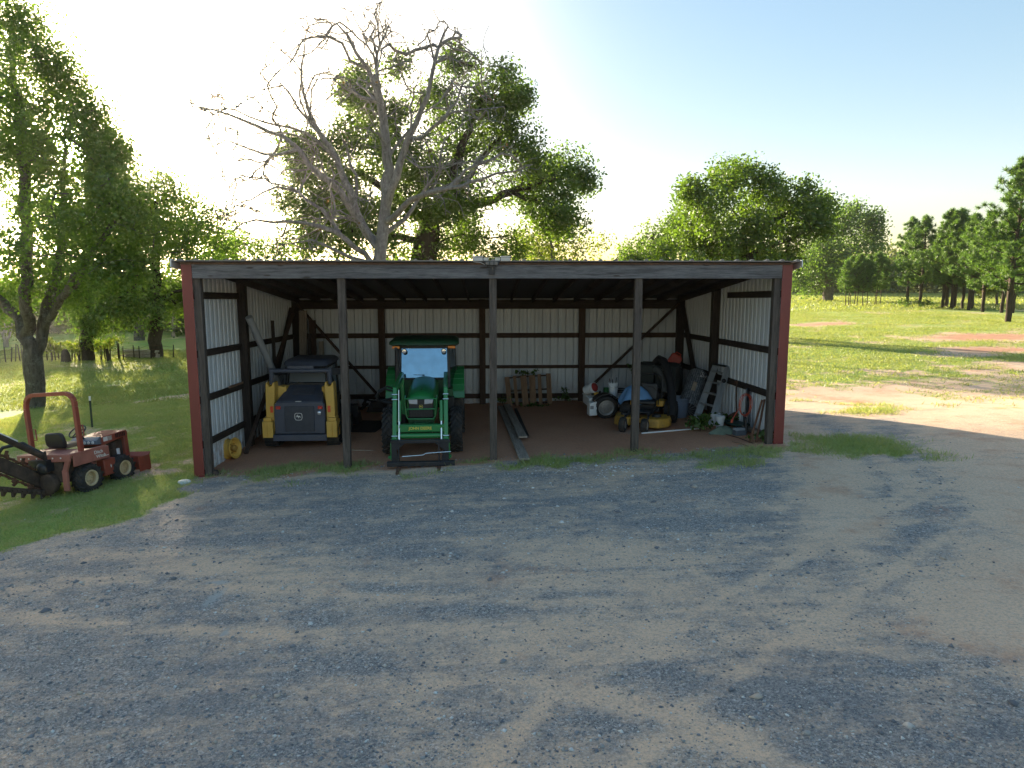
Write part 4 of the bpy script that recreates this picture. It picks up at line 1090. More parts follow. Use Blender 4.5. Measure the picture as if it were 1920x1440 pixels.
for s in (-1, 1):
    mb = MB(); mb.prism([(s * .07, 1.20), (s * .245, 1.215), (s * .26, 1.30), (s * .075, 1.305)], -.745, -.69, 'xz'); mb.build('headlight', LAMP, T, .008)
mb = MB(); gy_ = -.80
P = [(-.33, 1.33), (-.31, .98), (-.26, .90), (.26, .90), (.31, .98), (.33, 1.33)]
mb.tube([(x, gy_, z) for x, z in P] + [], .014, 8, closed=True); mb.tube([(-.32, gy_, 1.11), (.32, gy_, 1.11)], .013, 8)
for s in (-1, 1): mb.tube([(s * .30, gy_, .95), (s * .26, -.6, .80)], .014, 8); mb.tube([(s * .33, gy_, 1.33), (s * .34, -.5, 1.35)], .014, 8)
mb.build('grille_guard', GRN, T)
mb = MB(); mb.bb(-.18, .18, -.72, -.58, .66, .80); mb.bb(-.14, -.09, -.76, -.72, .62, .84); mb.bb(.09, .14, -.76, -.72, .62, .84); mb.build('front_weight_bracket', GRND, T, .01)
# cab
cabF0, cabF1 = 1.06, 1.20
mb = MB()
for s in (-1, 1):
    mb.bar((s * .57, cabF0, 1.25), (s * .56, cabF1, 2.27), .06, .07); mb.bar((s * .74, 1.75, 1.2), (s * .70, 1.75, 2.27), .05, .05); mb.bar((s * .70, 2.50, 1.2), (s * .66, 2.42, 2.27), .06, .06)
    mb.bar((s * .57, cabF0, 1.28), (s * .74, 1.75, 1.2), .05, .05); mb.bar((s * .56, cabF1, 2.25), (s * .70, 1.75, 2.25), .05, .06); mb.bar((s * .70, 1.75, 2.25), (s * .66, 2.42, 2.25), .05, .06)
mb.bar((-.57, cabF0 - .005, 1.50), (.57, cabF0 - .005, 1.50), .04, .05); mb.bar((-.56, cabF1, 2.235), (.56, cabF1, 2.235), .05, .08)
cab = mb.build('cab_frame', BLK, T, .008)
mb = MB(); mb.bb(-.55, .55, 1.10, 1.16, .95, 1.50); mb.bb(-.66, .66, 1.14, 2.45, .88, 1.16); mb.build('cab_body', GRND, T, .02)
def pane(name, pts, m, par, th=.012):
    a, b, c, d = [Vector(p) for p in pts]; n = (b - a).cross(d - a).normalized() * th
    return MB().loft([[a, b, c, d], [a + n, b + n, c + n, d + n]]).build(name, m, par, smooth=False)
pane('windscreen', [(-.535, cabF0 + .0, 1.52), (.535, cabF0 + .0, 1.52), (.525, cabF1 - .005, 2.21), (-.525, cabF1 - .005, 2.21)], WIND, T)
for s in (-1, 1):
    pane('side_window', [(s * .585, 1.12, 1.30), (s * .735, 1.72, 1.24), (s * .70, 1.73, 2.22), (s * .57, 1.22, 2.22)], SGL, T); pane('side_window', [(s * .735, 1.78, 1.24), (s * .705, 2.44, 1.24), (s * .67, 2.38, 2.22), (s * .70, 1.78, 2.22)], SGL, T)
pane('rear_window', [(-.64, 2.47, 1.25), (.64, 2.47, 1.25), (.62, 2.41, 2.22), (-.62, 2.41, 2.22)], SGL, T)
rr = []
for z, ins in [(2.28, .03), (2.305, -.01), (2.36, .0), (2.40, .06), (2.425, .20)]:
    x, y0, y1 = .80 - ins, .92 + ins, 2.58 - ins; c = .16
    rr.append([Vector(p + (z,)) for p in [(-x + c, y0), (-x * .3, y0 - .03), (x * .3, y0 - .03), (x - c, y0), (x - .04, y0 + .05), (x, y0 + c), (x, y1 - c), (x - c, y1), (-x + c, y1), (-x, y1 - c), (-x, y0 + c), (-x + .04, y0 + .05)]])
MB().loft(rr).build('cab_roof', pm('shaded_roof_green', (.012, .055, .022), .5, 0, .15, 4, dust=(.10, .085, .06), dust_amt=.35), T, ang=50)  # shade under the shed roof put into this darker green
for s in (-1, 1):
    MB().box((s * .64, .965, 2.245), (.17, .10, .06)).build('amber_light', AMB, T, .012)
    wl_ = MB().lathe([(.02, 0), (.055, .03), (.06, .08), (.058, .10)], (s * .455, 1.10, 2.15), (0, -1, .0), 16).build('work_light', BLK, T)
    MB().lathe([(.05, .0), (.045, .012), (0, .016)], (s * .455, 1.0, 2.15), (0, -1, 0), 16).build('lens', LAMP, wl_)
    mb = MB(); shell(mb, s * .49, s * .93, arc_pts(2.05, .78, .86, 165, 35, 12), .035); mb.bb(min(s * .47, s * .50), max(s * .47, s * .50), 1.35, 2.7, .9, 1.5); mb.build('fender', GRN, T, .01)
MB().tube([(-.5, cabF0 + .03, 1.60), (-.05, cabF0 - .01, 1.585)], .008, 6).tube([(-.05, cabF0 - .012, 1.587), (.0, cabF0 - .012, 1.58)], .016, 6).build('wiper', BLK, T)
ex = MB(); ex.tube([(-.62, .98, 1.0), (-.62, .98, 1.85)], .055, 14); ex.tube([(-.62, .98, 1.85), (-.62, .98, 2.18), (-.625, .95, 2.215), (-.64, .88, 2.225)], .034, 12); ex.build('exhaust_stack', BLK, T)
MB().bb(.40, .68, .95, 1.15, .80, 1.08).build('tool_box', BLK, T, .02)
mb = MB(); mb.bb(.48, .66, .75, .95, 1.12, 1.30); mb.build('valve_box', GRND, T, .02)
mb = MB(); mb.bb(-.70, -.45, 1.0, 1.45, .45, .80); mb.build('side_tank', BLK, T, .01); MB().bb(.45, .72, 1.0, 1.45, .40, .46).build('step', BLK, T, .01); MB().bb(.45, .72, 1.0, 1.4, .62, .68).build('step', BLK, T, .01)
mb = MB()
mb.tube([(-.62, .5, 1.28), (-.86, .45, 1.36), (-1.02, .4, 1.26), (-1.03, .4, 1.12), (-.88, .45, 1.06), (-.62, .5, 1.02)], .024, 8)
mb.tube([(-.60, .5, 1.32), (-.80, .42, 1.42), (-.98, .36, 1.34), (-1.06, .34, 1.2), (-.98, .4, 1.1), (-.60, .6, 1.15)], .02, 8); mb.build('hydraulic_hose', BLK, T)
mb = MB(); mb.bb(-.24, .24, 1.55, 2.0, 1.25, 1.38); mb.box((0, 2.02, 1.65), (.46, .12, .55)); mb.build('seat', BLK, T, .04)
ring = [(.17 * math.cos(a), 1.36 + .05 * math.sin(a), 1.62 + .16 * math.sin(a)) for a in [2 * math.pi * k / 20 for k in range(20)]]
mb = MB(); mb.tube(ring, .016, 8, closed=True); mb.tube([(0, 1.36, 1.62), (0, 1.22, 1.3)], .03, 8); mb.build('steering_wheel', BLK, T)
# loader
for s in (-1, 1):
    mb = MB(); x = s * .525
    mb.bar((s * .47, .75, .75), (s * .50, .72, 1.68), .09, .16, (0, 1, 0)); mb.bar((s * .34, .72, .75), (s * .50, .72, .80), .10, .12); mb.build('loader_mast', GRN, T, .01)
    mb = MB(); mb.bar((s * .50, .72, 1.63), (x, -.82, 1.50), .085, .15); mb.bar((x, -.76, 1.545), (x, -1.12, .50), .085, .17, (0, 1, 0)); mb.bb(x - .06, x + .06, -1.20, -1.0, .42, .58)
    arm = mb.build('loader_arm', GRN, T, .012)
    for z, yy in ((1.44, -.90), (1.34, -.93), (.62, -1.17)): MB().tube([(x - .058, yy, z), (x + .058, yy, z)], .014, 8).build('pin', CHR, arm)
    mb = MB(); xi = x - s * .095; mb.tube([(xi, -.88, 1.30), (xi, -1.04, .9)], .035, 10); cyl = mb.build('bucket_cylinder', GRN, T)
    MB().tube([(xi, -1.03, .92), (xi, -1.17, .52)], .018, 8).build('rod', CHR, cyl)
MB().tube([(-.43, -1.0, 1.55), (-.43, -1.18, .75), (-.44, -1.22, .58)], .010, 6).build('level_indicator', CHR, T)
mb = MB(); mb.bar((-.50, -1.03, .76), (.50, -1.03, .76), .14, .15); mb.tube([(-.50, -1.07, .60), (.50, -1.07, .60)], .055, 12); tt = mb.build('torque_tube', GRN, T, .012)
mb = MB(); mb.box((0, -1.112, .765), (.46, .012, .135)); mb.build('name_plate', GRN, tt, .006)
lettering('lettering', 'JOHN DEERE', .082, DECY, tt, (0, -1.121, .765), (R(90), 0, 0), .002)
mb = MB()
mb.bb(-.59, .60, -1.33, -1.26, .50, .57); mb.bb(-.67, .70, -1.40, -1.28, .04, .13)
for s in (-1, 1):
    mb.bb(s * .50 - .03, s * .50 + .03, -1.32, -1.24, .10, .52)
    mb.prism([(s * .30, .50), (s * .58, .50), (s * .58, .12), (s * .42, .12), (s * .47, .36)], -1.325, -1.30, 'xz')
mb.build('fork_frame', BLKM, T, .008)
for s in (-1, 1):
    mb = MB(); mb.bb(s * .585 - .02, s * .585 + .02, -1.27, -1.14, .14, .50); mb.bb(s * .585 - .07, s * .585 + .05, -1.25, -1.16, .17, .22); mb.build('coupler_bracket', GRN, T, .008)
for x in (-.43, .38):
    mb = MB(); mb.bar((x, -1.345, .52), (x, -1.345, .05), .03, .06, (0, 1, 0)); shank = mb.build('fork_shank', BLKM, T, .004); mb = MB(); mb.loft([[Vector((x - .045, -1.33, .0)), Vector((x + .045, -1.33, .0)), Vector((x + .045, -1.33, .04)), Vector((x - .045, -1.33, .04))], [Vector((x - .03, -1.85, .0)), Vector((x + .03, -1.85, .0)), Vector((x + .03, -1.85, .015)), Vector((x - .03, -1.85, .015))]])
    mb.build('fork_tine', RUST, shank, .004)
MB().tube([(-.36, -1.41, .25), (.06, -1.41, .275), (.12, -1.41, .31), (.36, -1.41, .325), (.62, -1.40, .335)], .011, 8).build('latch_rod', CHR, T)

# ------------------------------------------------------------------ yellow and slate compact track loader, its rear to the yard
kx, ky = -4.96, 16.30
K = thing('track_loader', 'yellow and dark blue compact track loader parked with its rear door to the yard', 'loader', (kx, ky, gz(kx, ky)), (0, 0, R(2.5)))
mb = MB(); mb.bb(-.56, .56, .12, 2.0, .30, 1.08); mb.build('body', BLKM, K, .02)
prof = [(-.58, .36), (-.59, .80), (-.575, 1.06), (-.52, 1.12), (.52, 1.12), (.575, 1.06), (.59, .80), (.58, .36)]
mb = MB(); mb.prism(prof, 0, .14, 'xz'); door = mb.build('rear_door', SLATE, K, .02)
mb = MB(); mb.bb(-.345, .345, -.02, .0, .42, 1.02); mb.build('vent_panel', pm('slate_vent', (.042, .046, .060), .55, 0, .15, 8, dust=(.13, .11, .09), dust_amt=.25), door, .012)
emblem(door, DECAL, (-.02, -.024, .78), (0, 0, 0), .18)
for s in (-1, 1):
    MB().box((s * .485, -.005, .985), (.11, .03, .075)).build('tail_light', REDL, K, .01); MB().box((s * .665, .10, .93), (.065, .02, .15)).build('reflector', ORR, K, .004)
MB().lathe([(.05, 0), (.05, .03), (.035, .045), (0, .05)], (.46, 0, .86), (0, -1, 0), 16).build('work_light', LAMP, K)
MB().box((-.02, .02, 1.128), (.13, .06, .01)).build('sticker', DECAL, door)
mb = MB()
mb.loft([[Vector((-.54, .06, 1.09)), Vector((.54, .06, 1.09)), Vector((.54, .06, 1.13)), Vector((-.54, .06, 1.13))], [Vector((-.40, .80, 1.36)), Vector((.40, .80, 1.36)), Vector((.40, .80, 1.41)), Vector((-.40, .80, 1.41))]])
mb.loft([[Vector((-.56, .10, .95)), Vector((.56, .10, .95)), Vector((.54, .08, 1.10)), Vector((-.54, .08, 1.10))], [Vector((-.56, .80, .95)), Vector((.56, .80, .95)), Vector((.40, .80, 1.38)), Vector((-.40, .80, 1.38))]])
hd = mb.build('engine_hood', SLATE, K, .012)
mb = MB()
for i in range(9): mb.box((rnd.uniform(-.35, .35), .3 + rnd.uniform(-.15, .35), 1.0), (.03, .03, .01))
for k in range(5): mb.bb(-.25, .25, .35 + k * .07, .38 + k * .07, 1.235 + k * .026, 1.25 + k * .026)
mb.build('louvres', BLK, hd)
mb = MB(); mb.bb(-.62, .62, -.06, .10, .20, .35); mb.build('bumper', SLATE, K, .012)
for s in (-1, 1):
    mb = MB()
    poly = [(s * .60, .30), (s * .80, .30), (s * .80, 1.0), (s * .785, 1.50), (s * .775, 1.56), (s * .75, 1.56), (s * .73, 1.49), (s * .685, 1.46), (s * .64, 1.49), (s * .62, 1.56), (s * .585, 1.56), (s * .575, 1.47), (s * .60, 1.0)]
    mb.prism(poly, .10, .42, 'xz'); mb.loft([[Vector((s * .42, .50, .95)), Vector((s * .60, .40, .95)), Vector((s * .60, .40, 1.44)), Vector((s * .42, .50, 1.40))], [Vector((s * .42, .95, .95)), Vector((s * .60, .95, .95)), Vector((s * .60, .95, 1.4)), Vector((s * .42, .95, 1.40))]])
    mb.build('tower', YEL, K, .012)
    mb = MB(); mb.bb(min(s * .62, s * .86), max(s * .62, s * .86), -.04, .35, .28, .66); mb.bb(min(s * .74, s * .755), max(s * .74, s * .755), -.055, -.04, .30, .66); mb.bb(min(s * .66, s * .84), max(s * .66, s * .84), -.0, .3, .66, .74); mb.build('guard', YEL, K, .014)
    arm = MB(); arm.tube([(s * .685, .26, 1.50), (s * .67, .24, 1.82)], .055, 12); arm.bar((s * .68, .22, 1.80), (s * .70, 1.75, 1.62), .10, .16); arm.bar((s * .70, 1.70, 1.66), (s * .70, 2.35, .75), .10, .17, (0, 1, 0)); arm.bar((s * .70, 2.3, .82), (s * .68, 2.45, .35), .1, .14, (0, 1, 0))
    arm.build('lift_arm', SLATE, K, .014)
    # track
    pts = arc_pts(.35, .29, .28, 90, 270, 8) + arc_pts(1.75, .27, .26, 270, 450, 8)
    mb = MB(); x0, x1 = sorted((s * .58, s * .87)); shell(mb, x0, x1, pts + [pts[0]], .05)
    n = 0
    for a, b_ in zip(pts, pts[1:] + pts[:1]):
        L_ = math.hypot(b_[0] - a[0], b_[1] - a[1]); k = max(1, int(L_ / .09))
        for j in range(k):
            f = (j + .5) / k; y, z = a[0] + (b_[0] - a[0]) * f, a[1] + (b_[1] - a[1]) * f; an = math.atan2(b_[1] - a[1], b_[0] - a[0])
            mb.box(((x0 + x1) / 2, y, z), (abs(x1 - x0) + .01, .045, .035), (an, 0, 0))
    tr = mb.build('track', RUB, K)
    mb = MB()
    for y, r_ in ((.35, .22), (1.75, .19), (.75, .12), (1.05, .12), (1.35, .12)): mb.lathe([(r_, 0), (r_, .18), (r_ * .5, .20), (r_ * .5, .0)], (x0 + .05, y, .06 + r_), (1, 0, 0), 18)
    mb.bb(x0 + .06, x1 - .06, .5, 1.6, .22, .42); mb.build('rollers', BLKM, tr)
cr = MB().tube([(-.68, .24, 1.82), (.68, .24, 1.82)], .05, 12); cr.bb(-.30, .30, .27, .33, 1.86, 1.93); cr.build('cross_tube', SLATE, K)
mb = MB()
for s in (-1, 1): mb.bar((s * .50, .85, 1.35), (s * .46, .95, 1.88), .07, .07); mb.bar((s * .52, 1.9, 1.0), (s * .50, 1.85, 1.88), .07, .07); mb.bar((s * .48, .9, 1.84), (s * .50, 1.86, 1.86), .06, .06)
mb.bar((-.46, .93, 1.84), (.46, .93, 1.84), .06, .06); mb.bb(-.50, .50, .82, .88, 1.35, 1.45)
cf = mb.build('cab_frame', BLK, K, .008)
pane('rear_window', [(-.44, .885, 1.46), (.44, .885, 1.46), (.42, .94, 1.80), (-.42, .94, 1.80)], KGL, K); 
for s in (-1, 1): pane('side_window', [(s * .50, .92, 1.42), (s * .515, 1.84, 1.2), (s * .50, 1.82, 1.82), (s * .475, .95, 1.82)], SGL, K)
rr = []
for z, ins in [(1.87, .0), (1.90, -.03), (1.97, .0), (2.02, .07), (2.035, .18)]:
    x, y0, y1 = .53 - ins, .80 + ins, 2.0 - ins
    rr.append([Vector(p) for p in [(-x + .1, y0, z - .03), (x - .1, y0, z - .03), (x, y0 + .12, z), (x, y1, z), (-x, y1, z), (-x, y0 + .12, z)]])
MB().loft(rr).build('cab_roof', SLATE, K, ang=50)
MB().bb(-.22, .22, 1.35, 1.75, 1.05, 1.5).build('seat', BLK, K, .04)
mb = MB(); bw = .92
for s in (-1, 1): mb.prism([(2.45, .12), (3.05, .06), (2.95, .22), (2.55, .62), (2.42, .60)], s * bw - .012, s * bw + .012)
shell(mb, -bw, bw, [(3.05, .06), (2.50, .10), (2.42, .30), (2.42, .60), (2.52, .63)], .02); mb.build('bucket', BLKM, K, .004)

# ------------------------------------------------------------------ red ride-on trencher on the lawn
hx = R(-15.5); ex_, ey_ = -9.0, 13.95
D = thing('trencher', 'faded red ride-on trencher with roll bar, digging chain raised behind and backfill blade in front', 'trencher', (ex_, ey_, gz(ex_, ey_) - .03), (0, R(-5.0), hx))
for s in (-1, 1):
    wheel(D, (s * .53, 0, .29), .30, .27, .15, CREAM, 14, .026, s, .42, rim_in=.15); wheel(D, (s * .53, .86, .28), .285, .26, .145, CREAM, 14, .026, s, .42, rim_in=.15)
mb = MB(); mb.bb(-.30, .30, -.25, 1.3, .26, .46); mb.bb(-.46, .46, .79, .93, .24, .36); mb.bb(-.46, .46, -.06, .08, .24, .36); mb.build('chassis', TRR, D, .01)
mb = MB(); mb.bb(-.66, .66, -.42, .12, .82, .865); mb.bb(.62, .655, -.35, .42, .60, .865); mb.bb(-.655, -.62, -.35, .45, .60, .865); mb.bb(.45, .66, .10, .50, .60, .84); mb.bb(-.66, -.45, .10, .50, .60, .84); mb.bb(-.66, .66, -.44, -.405, .72, .865)
fd_ = mb.build('fender', TRRL, D, .01)
mb = MB()
for i in range(6): mb.lathe([(.016, 0), (.016, .008), (0, .012)], (-.55 + i * .2, -.442, .80), (0, -1, 0), 8)
mb.build('bolts', DECAL, fd_)
lettering('lettering', 'Ditch', .095, DECAL, fd_, (.6635, .235, .765), (R(90), 0, R(90)), .002); lettering('lettering', 'Witch', .095, DECAL, fd_, (.6635, .285, .675), (R(90), 0, R(90)), .002)
MB().box((.664, .40, .655), (.004, .14, .012)).build('stripe', DECAL, fd_)
mb = MB(); mb.bar((.62, -.40, .84), (.46, -.40, .52), .10, .05, (0, 1, 0)); mb.bar((.46, -.40, .55), (.46, -.42, .14), .11, .06, (0, 1, 0)); mb.build('rear_strut', TRRL, D, .008); mb = MB(); mb.bar((-.62, -.40, .84), (-.46, -.40, .52), .10, .05, (0, 1, 0)); mb.bar((-.46, -.40, .55), (-.46, -.42, .14), .11, .06, (0, 1, 0)); mb.build('rear_strut', TRRL, D, .008)
mb = MB(); mb.bb(-.42, .42, -.40, -.05, .30, .72); mb.lathe([(.20, 0), (.20, .12), (.08, .16)], (.1, -.40, .30), (0, -1, 0), 20); mb.build('gearbox', MUD, D, .02)
mb = MB(); mb.bb(.40, .60, .38, .68, .22, .56); mb.build('side_tank', TRR, D, .02)
MB().prism([(.53, .40), (.545, .44), (.56, .40), (.55, .36)], .601, .605, 'yz').build('decal', DECAL, D, smooth=False)
# hood, engine bay, dash
mb = MB(); mb.prism([(.58, .92), (.60, .985), (1.30, 1.02), (1.33, .97), (1.33, .90), (.62, .80)], -.30, .36); mb.bb(-.30, .35, 1.22, 1.33, .42, .92)
hood2 = mb.build('hood', TRR, D, .014)
mb = MB(); mb.bb(.345, .364, .68, .79, .885, .975); mb.build('decal', DECAL, hood2)
mb = MB(); mb.bb(.345, .363, .80, .90, .885, .975); mb.build('decal', pm('worn_decal', (.4, .36, .33), .6, 0, .3, 20), hood2)
mb = MB()
for k in range(6): mb.bb(.362, .37, 1.0 + k * .045, 1.02 + k * .045, .90, .99)
mb.build('louvres', BLKM, hood2)
mb = MB(); mb.bb(-.24, .28, .70, 1.22, .46, .82); mb.tube([(.30, .95, .5), (.30, .95, .8)], .06, 10); mb.tube([(.2, .75, .84), (.32, .75, .7), (.32, 1.1, .6)], .02, 8); mb.build('engine', MUD, D, .02)
MB().tube([(.33, 1.02, .52), (.33, 1.02, .66)], .05, 12).build('oil_filter', WHT, D)
mb = MB(); mb.prism([(.50, .86), (.50, .94), (.60, 1.0), (.64, 1.0), (.64, .84)], -.34, .36); ds = mb.build('dashboard', pm('grey_blue_dash', (.13, .16, .20), .5, 0, .2, 8), D, .01)
mb = MB()
for i, x in enumerate((-.26, -.17, -.06, .06, .16, .27)): mb.lathe([(.032, 0), (.032, .012), (0, .014)], (x, .50, .905), (0, -1, .0), 14)
mb.build('gauges', DECAL, ds)
mb = MB(); c0 = Vector((-.02, .44, 1.16)); d0, a0, u0 = basis((0, .55, -.8)); mb.tube([c0 + (a0 * math.cos(t) + u0 * math.sin(t)) * .17 for t in [2 * math.pi * k / 22 for k in range(22)]], .014, 8, closed=True)
for k in range(3): t = k * 2.09 + .5; mb.tube([c0, c0 + (a0 * math.cos(t) + u0 * math.sin(t)) * .17], .012, 6)
mb.ball(c0, .035); mb.tube([c0, c0 + d0 * .25], .02, 8); mb.build('steering_wheel', BLK, D)
st_ = MB()
rr = []
for z, hw, y in [(.90, .21, .02), (.98, .245, -.015), (1.10, .24, -.03), (1.19, .21, -.04), (1.225, .15, -.045)]:
    rr.append([Vector(p) for p in [(-hw - .14, y, z), (hw - .14, y, z), (hw - .14, y + .085, z), (-hw - .14, y + .085, z)]])
st_.loft(rr); st_.build('backrest', BLK, D, .03); MB().bb(-.36, .08, .06, .42, .88, .97).build('seat', pm('tan_vinyl', (.20, .15, .10), .6), D, .03)
ro = MB(); pth = [(-.62, -.12, .84), (-.62, -.10, 1.75)] + [(-.62 + .22 * (1 - math.cos(R(a))), -.09, 1.80 + .22 * math.sin(R(a))) for a in (15, 35, 55, 75, 90)] + [(.62 - .22 * (1 - math.cos(R(a))), -.09, 1.80 + .22 * math.sin(R(a))) for a in (90, 75, 55, 35, 15)] + [(.62, -.10, 1.75), (.62, -.12, .84)]
for p, q_ in zip(pth[:-1], pth[1:]): ro.bar(p, q_, .075, .085, (0, 1, 0))
ro.build('roll_bar', TRR, D, .008)
for s in (-1, 1): MB().tube([(s * .58, -.10, 1.32), (s * .50, -.08, 1.32), (s * .50, -.08, 1.10), (s * .58, -.10, 1.10)] if s < 0 else [(s * .65, -.10, 1.38), (s * .71, -.08, 1.38), (s * .71, -.08, 1.16), (s * .65, -.10, 1.16)], .013, 6).build('grab_handle', TRR, D)
# backfill blade
mb = MB(); shell(mb, -.72, .68, [(1.50, .08), (1.46, .22), (1.48, .38), (1.56, .46)], .02); mb.bb(.66, .68, 1.20, 1.52, .10, .42); mb.bar((-.3, 1.2, .3), (-.3, 1.48, .22), .08, .06); mb.bar((.3, 1.2, .3), (.3, 1.48, .22), .08, .06); mb.build('backfill_blade', TRR, D, .006)
# digging boom with its toothed chain, crumber arm, and chain slack under it
p0, p1 = Vector((-.12, -.45, .34)), Vector((-.16, -2.35, 1.72)); dd, sa_, ua_ = basis(p1 - p0)
mb = MB(); mb.bar(p0, p1, .07, .24); boom = mb.build('digging_boom', MUD, D, .01)
mb = MB(); L_ = (p1 - p0).length; nn = 26
for side in (1, -1):
    for k in range(nn):
        c = p0 + dd * (L_ * (k + .5) / nn) + ua_ * side * .16; rot_ = (math.asin(-dd.z) if False else 0, 0, 0)
        mb.bar(c - dd * .032, c + dd * .032, .075, .03, ua_)
        if k % 2 == 0: mb.bar(c - sa_ * .09 * (1 if k % 4 else -1), c + ua_ * side * .085 - sa_ * .10 * (1 if k % 4 else -1) + dd * .03, .035, .05, dd); mb.bar(c - sa_ * .09, c + sa_ * .09, .03, .03, ua_)
for k in range(9):
    a = math.pi * k / 8; c = p0 + (ua_ * math.cos(a) - dd * math.sin(a)) * .17; mb.bar(c - sa_ * .05, c + sa_ * .05, .05, .05)
mb.build('chain', RUST, boom)
cb = MB(); cb.tube([(.06, -.30, .72), (.02, -1.2, 1.38), (-.02, -2.35, 2.16)], .055, 8); cb.tube([(.12, -.46, .60), (.10, -.46, .95)], .02, 6); cb.build('crumber_arm', MUD, D)
mb = MB(); mb.tube([(.02, -1.22, 1.46), (.03, -.92, 1.25)], .02, 8); mb.build('arm_sticker', DECAL, D)
MB().tube([(-.05, -.35, .85), (-.25, -.6, 1.15), (-.45, -.85, 1.12), (-.5, -1.0, .95)], .035, 8).build('hydraulic_hose', BLK, D)
mb = MB(); a0_, a1_ = Vector((.02, -.42, .10)), Vector((-.34, -1.75, .62)); d1, s1, u1 = basis(a1_ - a0_); L1 = (a1_ - a0_).length
mb.bar(a0_, a1_, .10, .10)
for k in range(18):
    c = a0_ + d1 * L1 * k / 17; mb.bar(c - s1 * .10, c + s1 * .10, .04, .035); mb.bar(c, c - u1 * .12 + s1 * (.08 if k % 2 else -.08), .03, .05)
mb.build('auger_guard', MUD, D)
mb = MB(); rg = [(.20 + .0 * k, -.46 - .02 * math.sin(k), .30 + .22 * math.sin(k)) for k in (0, .3)]
mb.tube([(.05 + .21 * math.cos(t), -.50, .30 + .22 * math.sin(t)) for t in [2 * math.pi * k / 24 for k in range(24)]], .013, 6, closed=True); mb.lathe([(.20, 0), (.20, .03), (.05, .05)], (.05, -.46, .30), (0, -1, 0), 20); mb.build('auger_disc', MUD, D)
mb = MB(); mb.ball((-.30, -.50, .55), .12, sq=(1, .8, 1.3)); mb.ball((.05, -.50, .62), .13, sq=(1.1, .8, 1)); mb.bb(-.25, .2, -.55, -.38, .55, .78); mb.build('drive_motor', BLKM, D)
# ------------------------------------------------------------------ things kept in and on the shed
def place(px, py, dz=0.0): p = on_ground(px, py); return Vector((p.x, p.y, gz(p.x, p.y) + dz))
def single(name, label, cat, mb, m, loc=(0, 0, 0), rot=(0, 0, 0), group=None, **kw):
    o = mb.build(name, m, **kw); o.location = loc; o.rotation_euler = rot; return tag(o, label, cat, group)
def board(name, label, p0, p1, w, h, m, cat='board', up=(0, 0, 1), group=None):
    """a plank between two points, its mesh laid along local y"""
    p0 = Vector(p0); p1 = Vector(p1); L_ = (p1 - p0).length; d, s, u = basis(p1 - p0, up)
    mb = MB(); mb.bb(-w / 2, w / 2, 0, L_, -h / 2, h / 2)
    o = mb.build(name, m, bevel=.004); o.matrix_world = Matrix.Translation(p0) @ Matrix((s, d, u)).transposed().to_4x4()
    return tag(o, label, cat, group)

# solar flood light on the header
c = S(6.10, -.06, 0)
Lt = thing('solar_light', 'solar flood light with side lamps fixed on top of the middle of the header beam', 'light', (c.x, c.y, 4.27), (0, 0, TH))
PAN = pm('solar_cell', (.012, .014, .022), .2, .2, .1, 8); LEDP = pm('led_panel', (.50, .49, .46), .35, 0, .08, 30)
mb = MB(); mb.bb(-.06, .06, -.03, .0, -.16, .02); mb.bb(-.09, .09, -.05, .02, -.02, .06); mb.build('bracket', BLK, Lt, .006)
MB().prism([(-.22, .175), (.22, .175), (.22, .192), (-.22, .192)], -.06, .22, 'xz').build('solar_panel', PAN, Lt, .004)
mb = MB(); mb.prism([(-.13, .02), (.13, .02), (.16, .10), (-.16, .10)], -.09, .0, 'xz'); hd_ = mb.build('sensor_head', BLK, Lt, .006)
for x in (-.085, 0, .085): MB().box((x, -.095, .06), (.07, .01, .06)).build('led_panel', pm('dim_led', (.10, .10, .10), .3), hd_, .003)
for s in (-1, 1):
    h_ = MB().bb(s * .27 - .105, s * .27 + .105, -.08, .05, .10, .185).build('lamp_head', BLK, Lt, .006)
    MB().box((s * .27, -.084, .142), (.185, .008, .07)).build('led_panel', LEDP, h_, .003); MB().bb(s * .27 - .105, s * .27 + .105, -.095, .06, .186, .20).build('lid', ALU, h_, .003)
    h2 = MB().bb(s * .115 - .055, s * .115 + .055, -.07, .03, .105, .17).build('lamp_head', BLK, Lt, .006); MB().box((s * .115, -.074, .138), (.10, .008, .058)).build('led_panel', LEDP, h2, .003)
MB().tube([(-.37, -.05, .19), (-.36, -.06, .09), (-.22, -.04, .075), (-.1, -.02, .02)], .006, 6).build('cable', WHT, Lt)

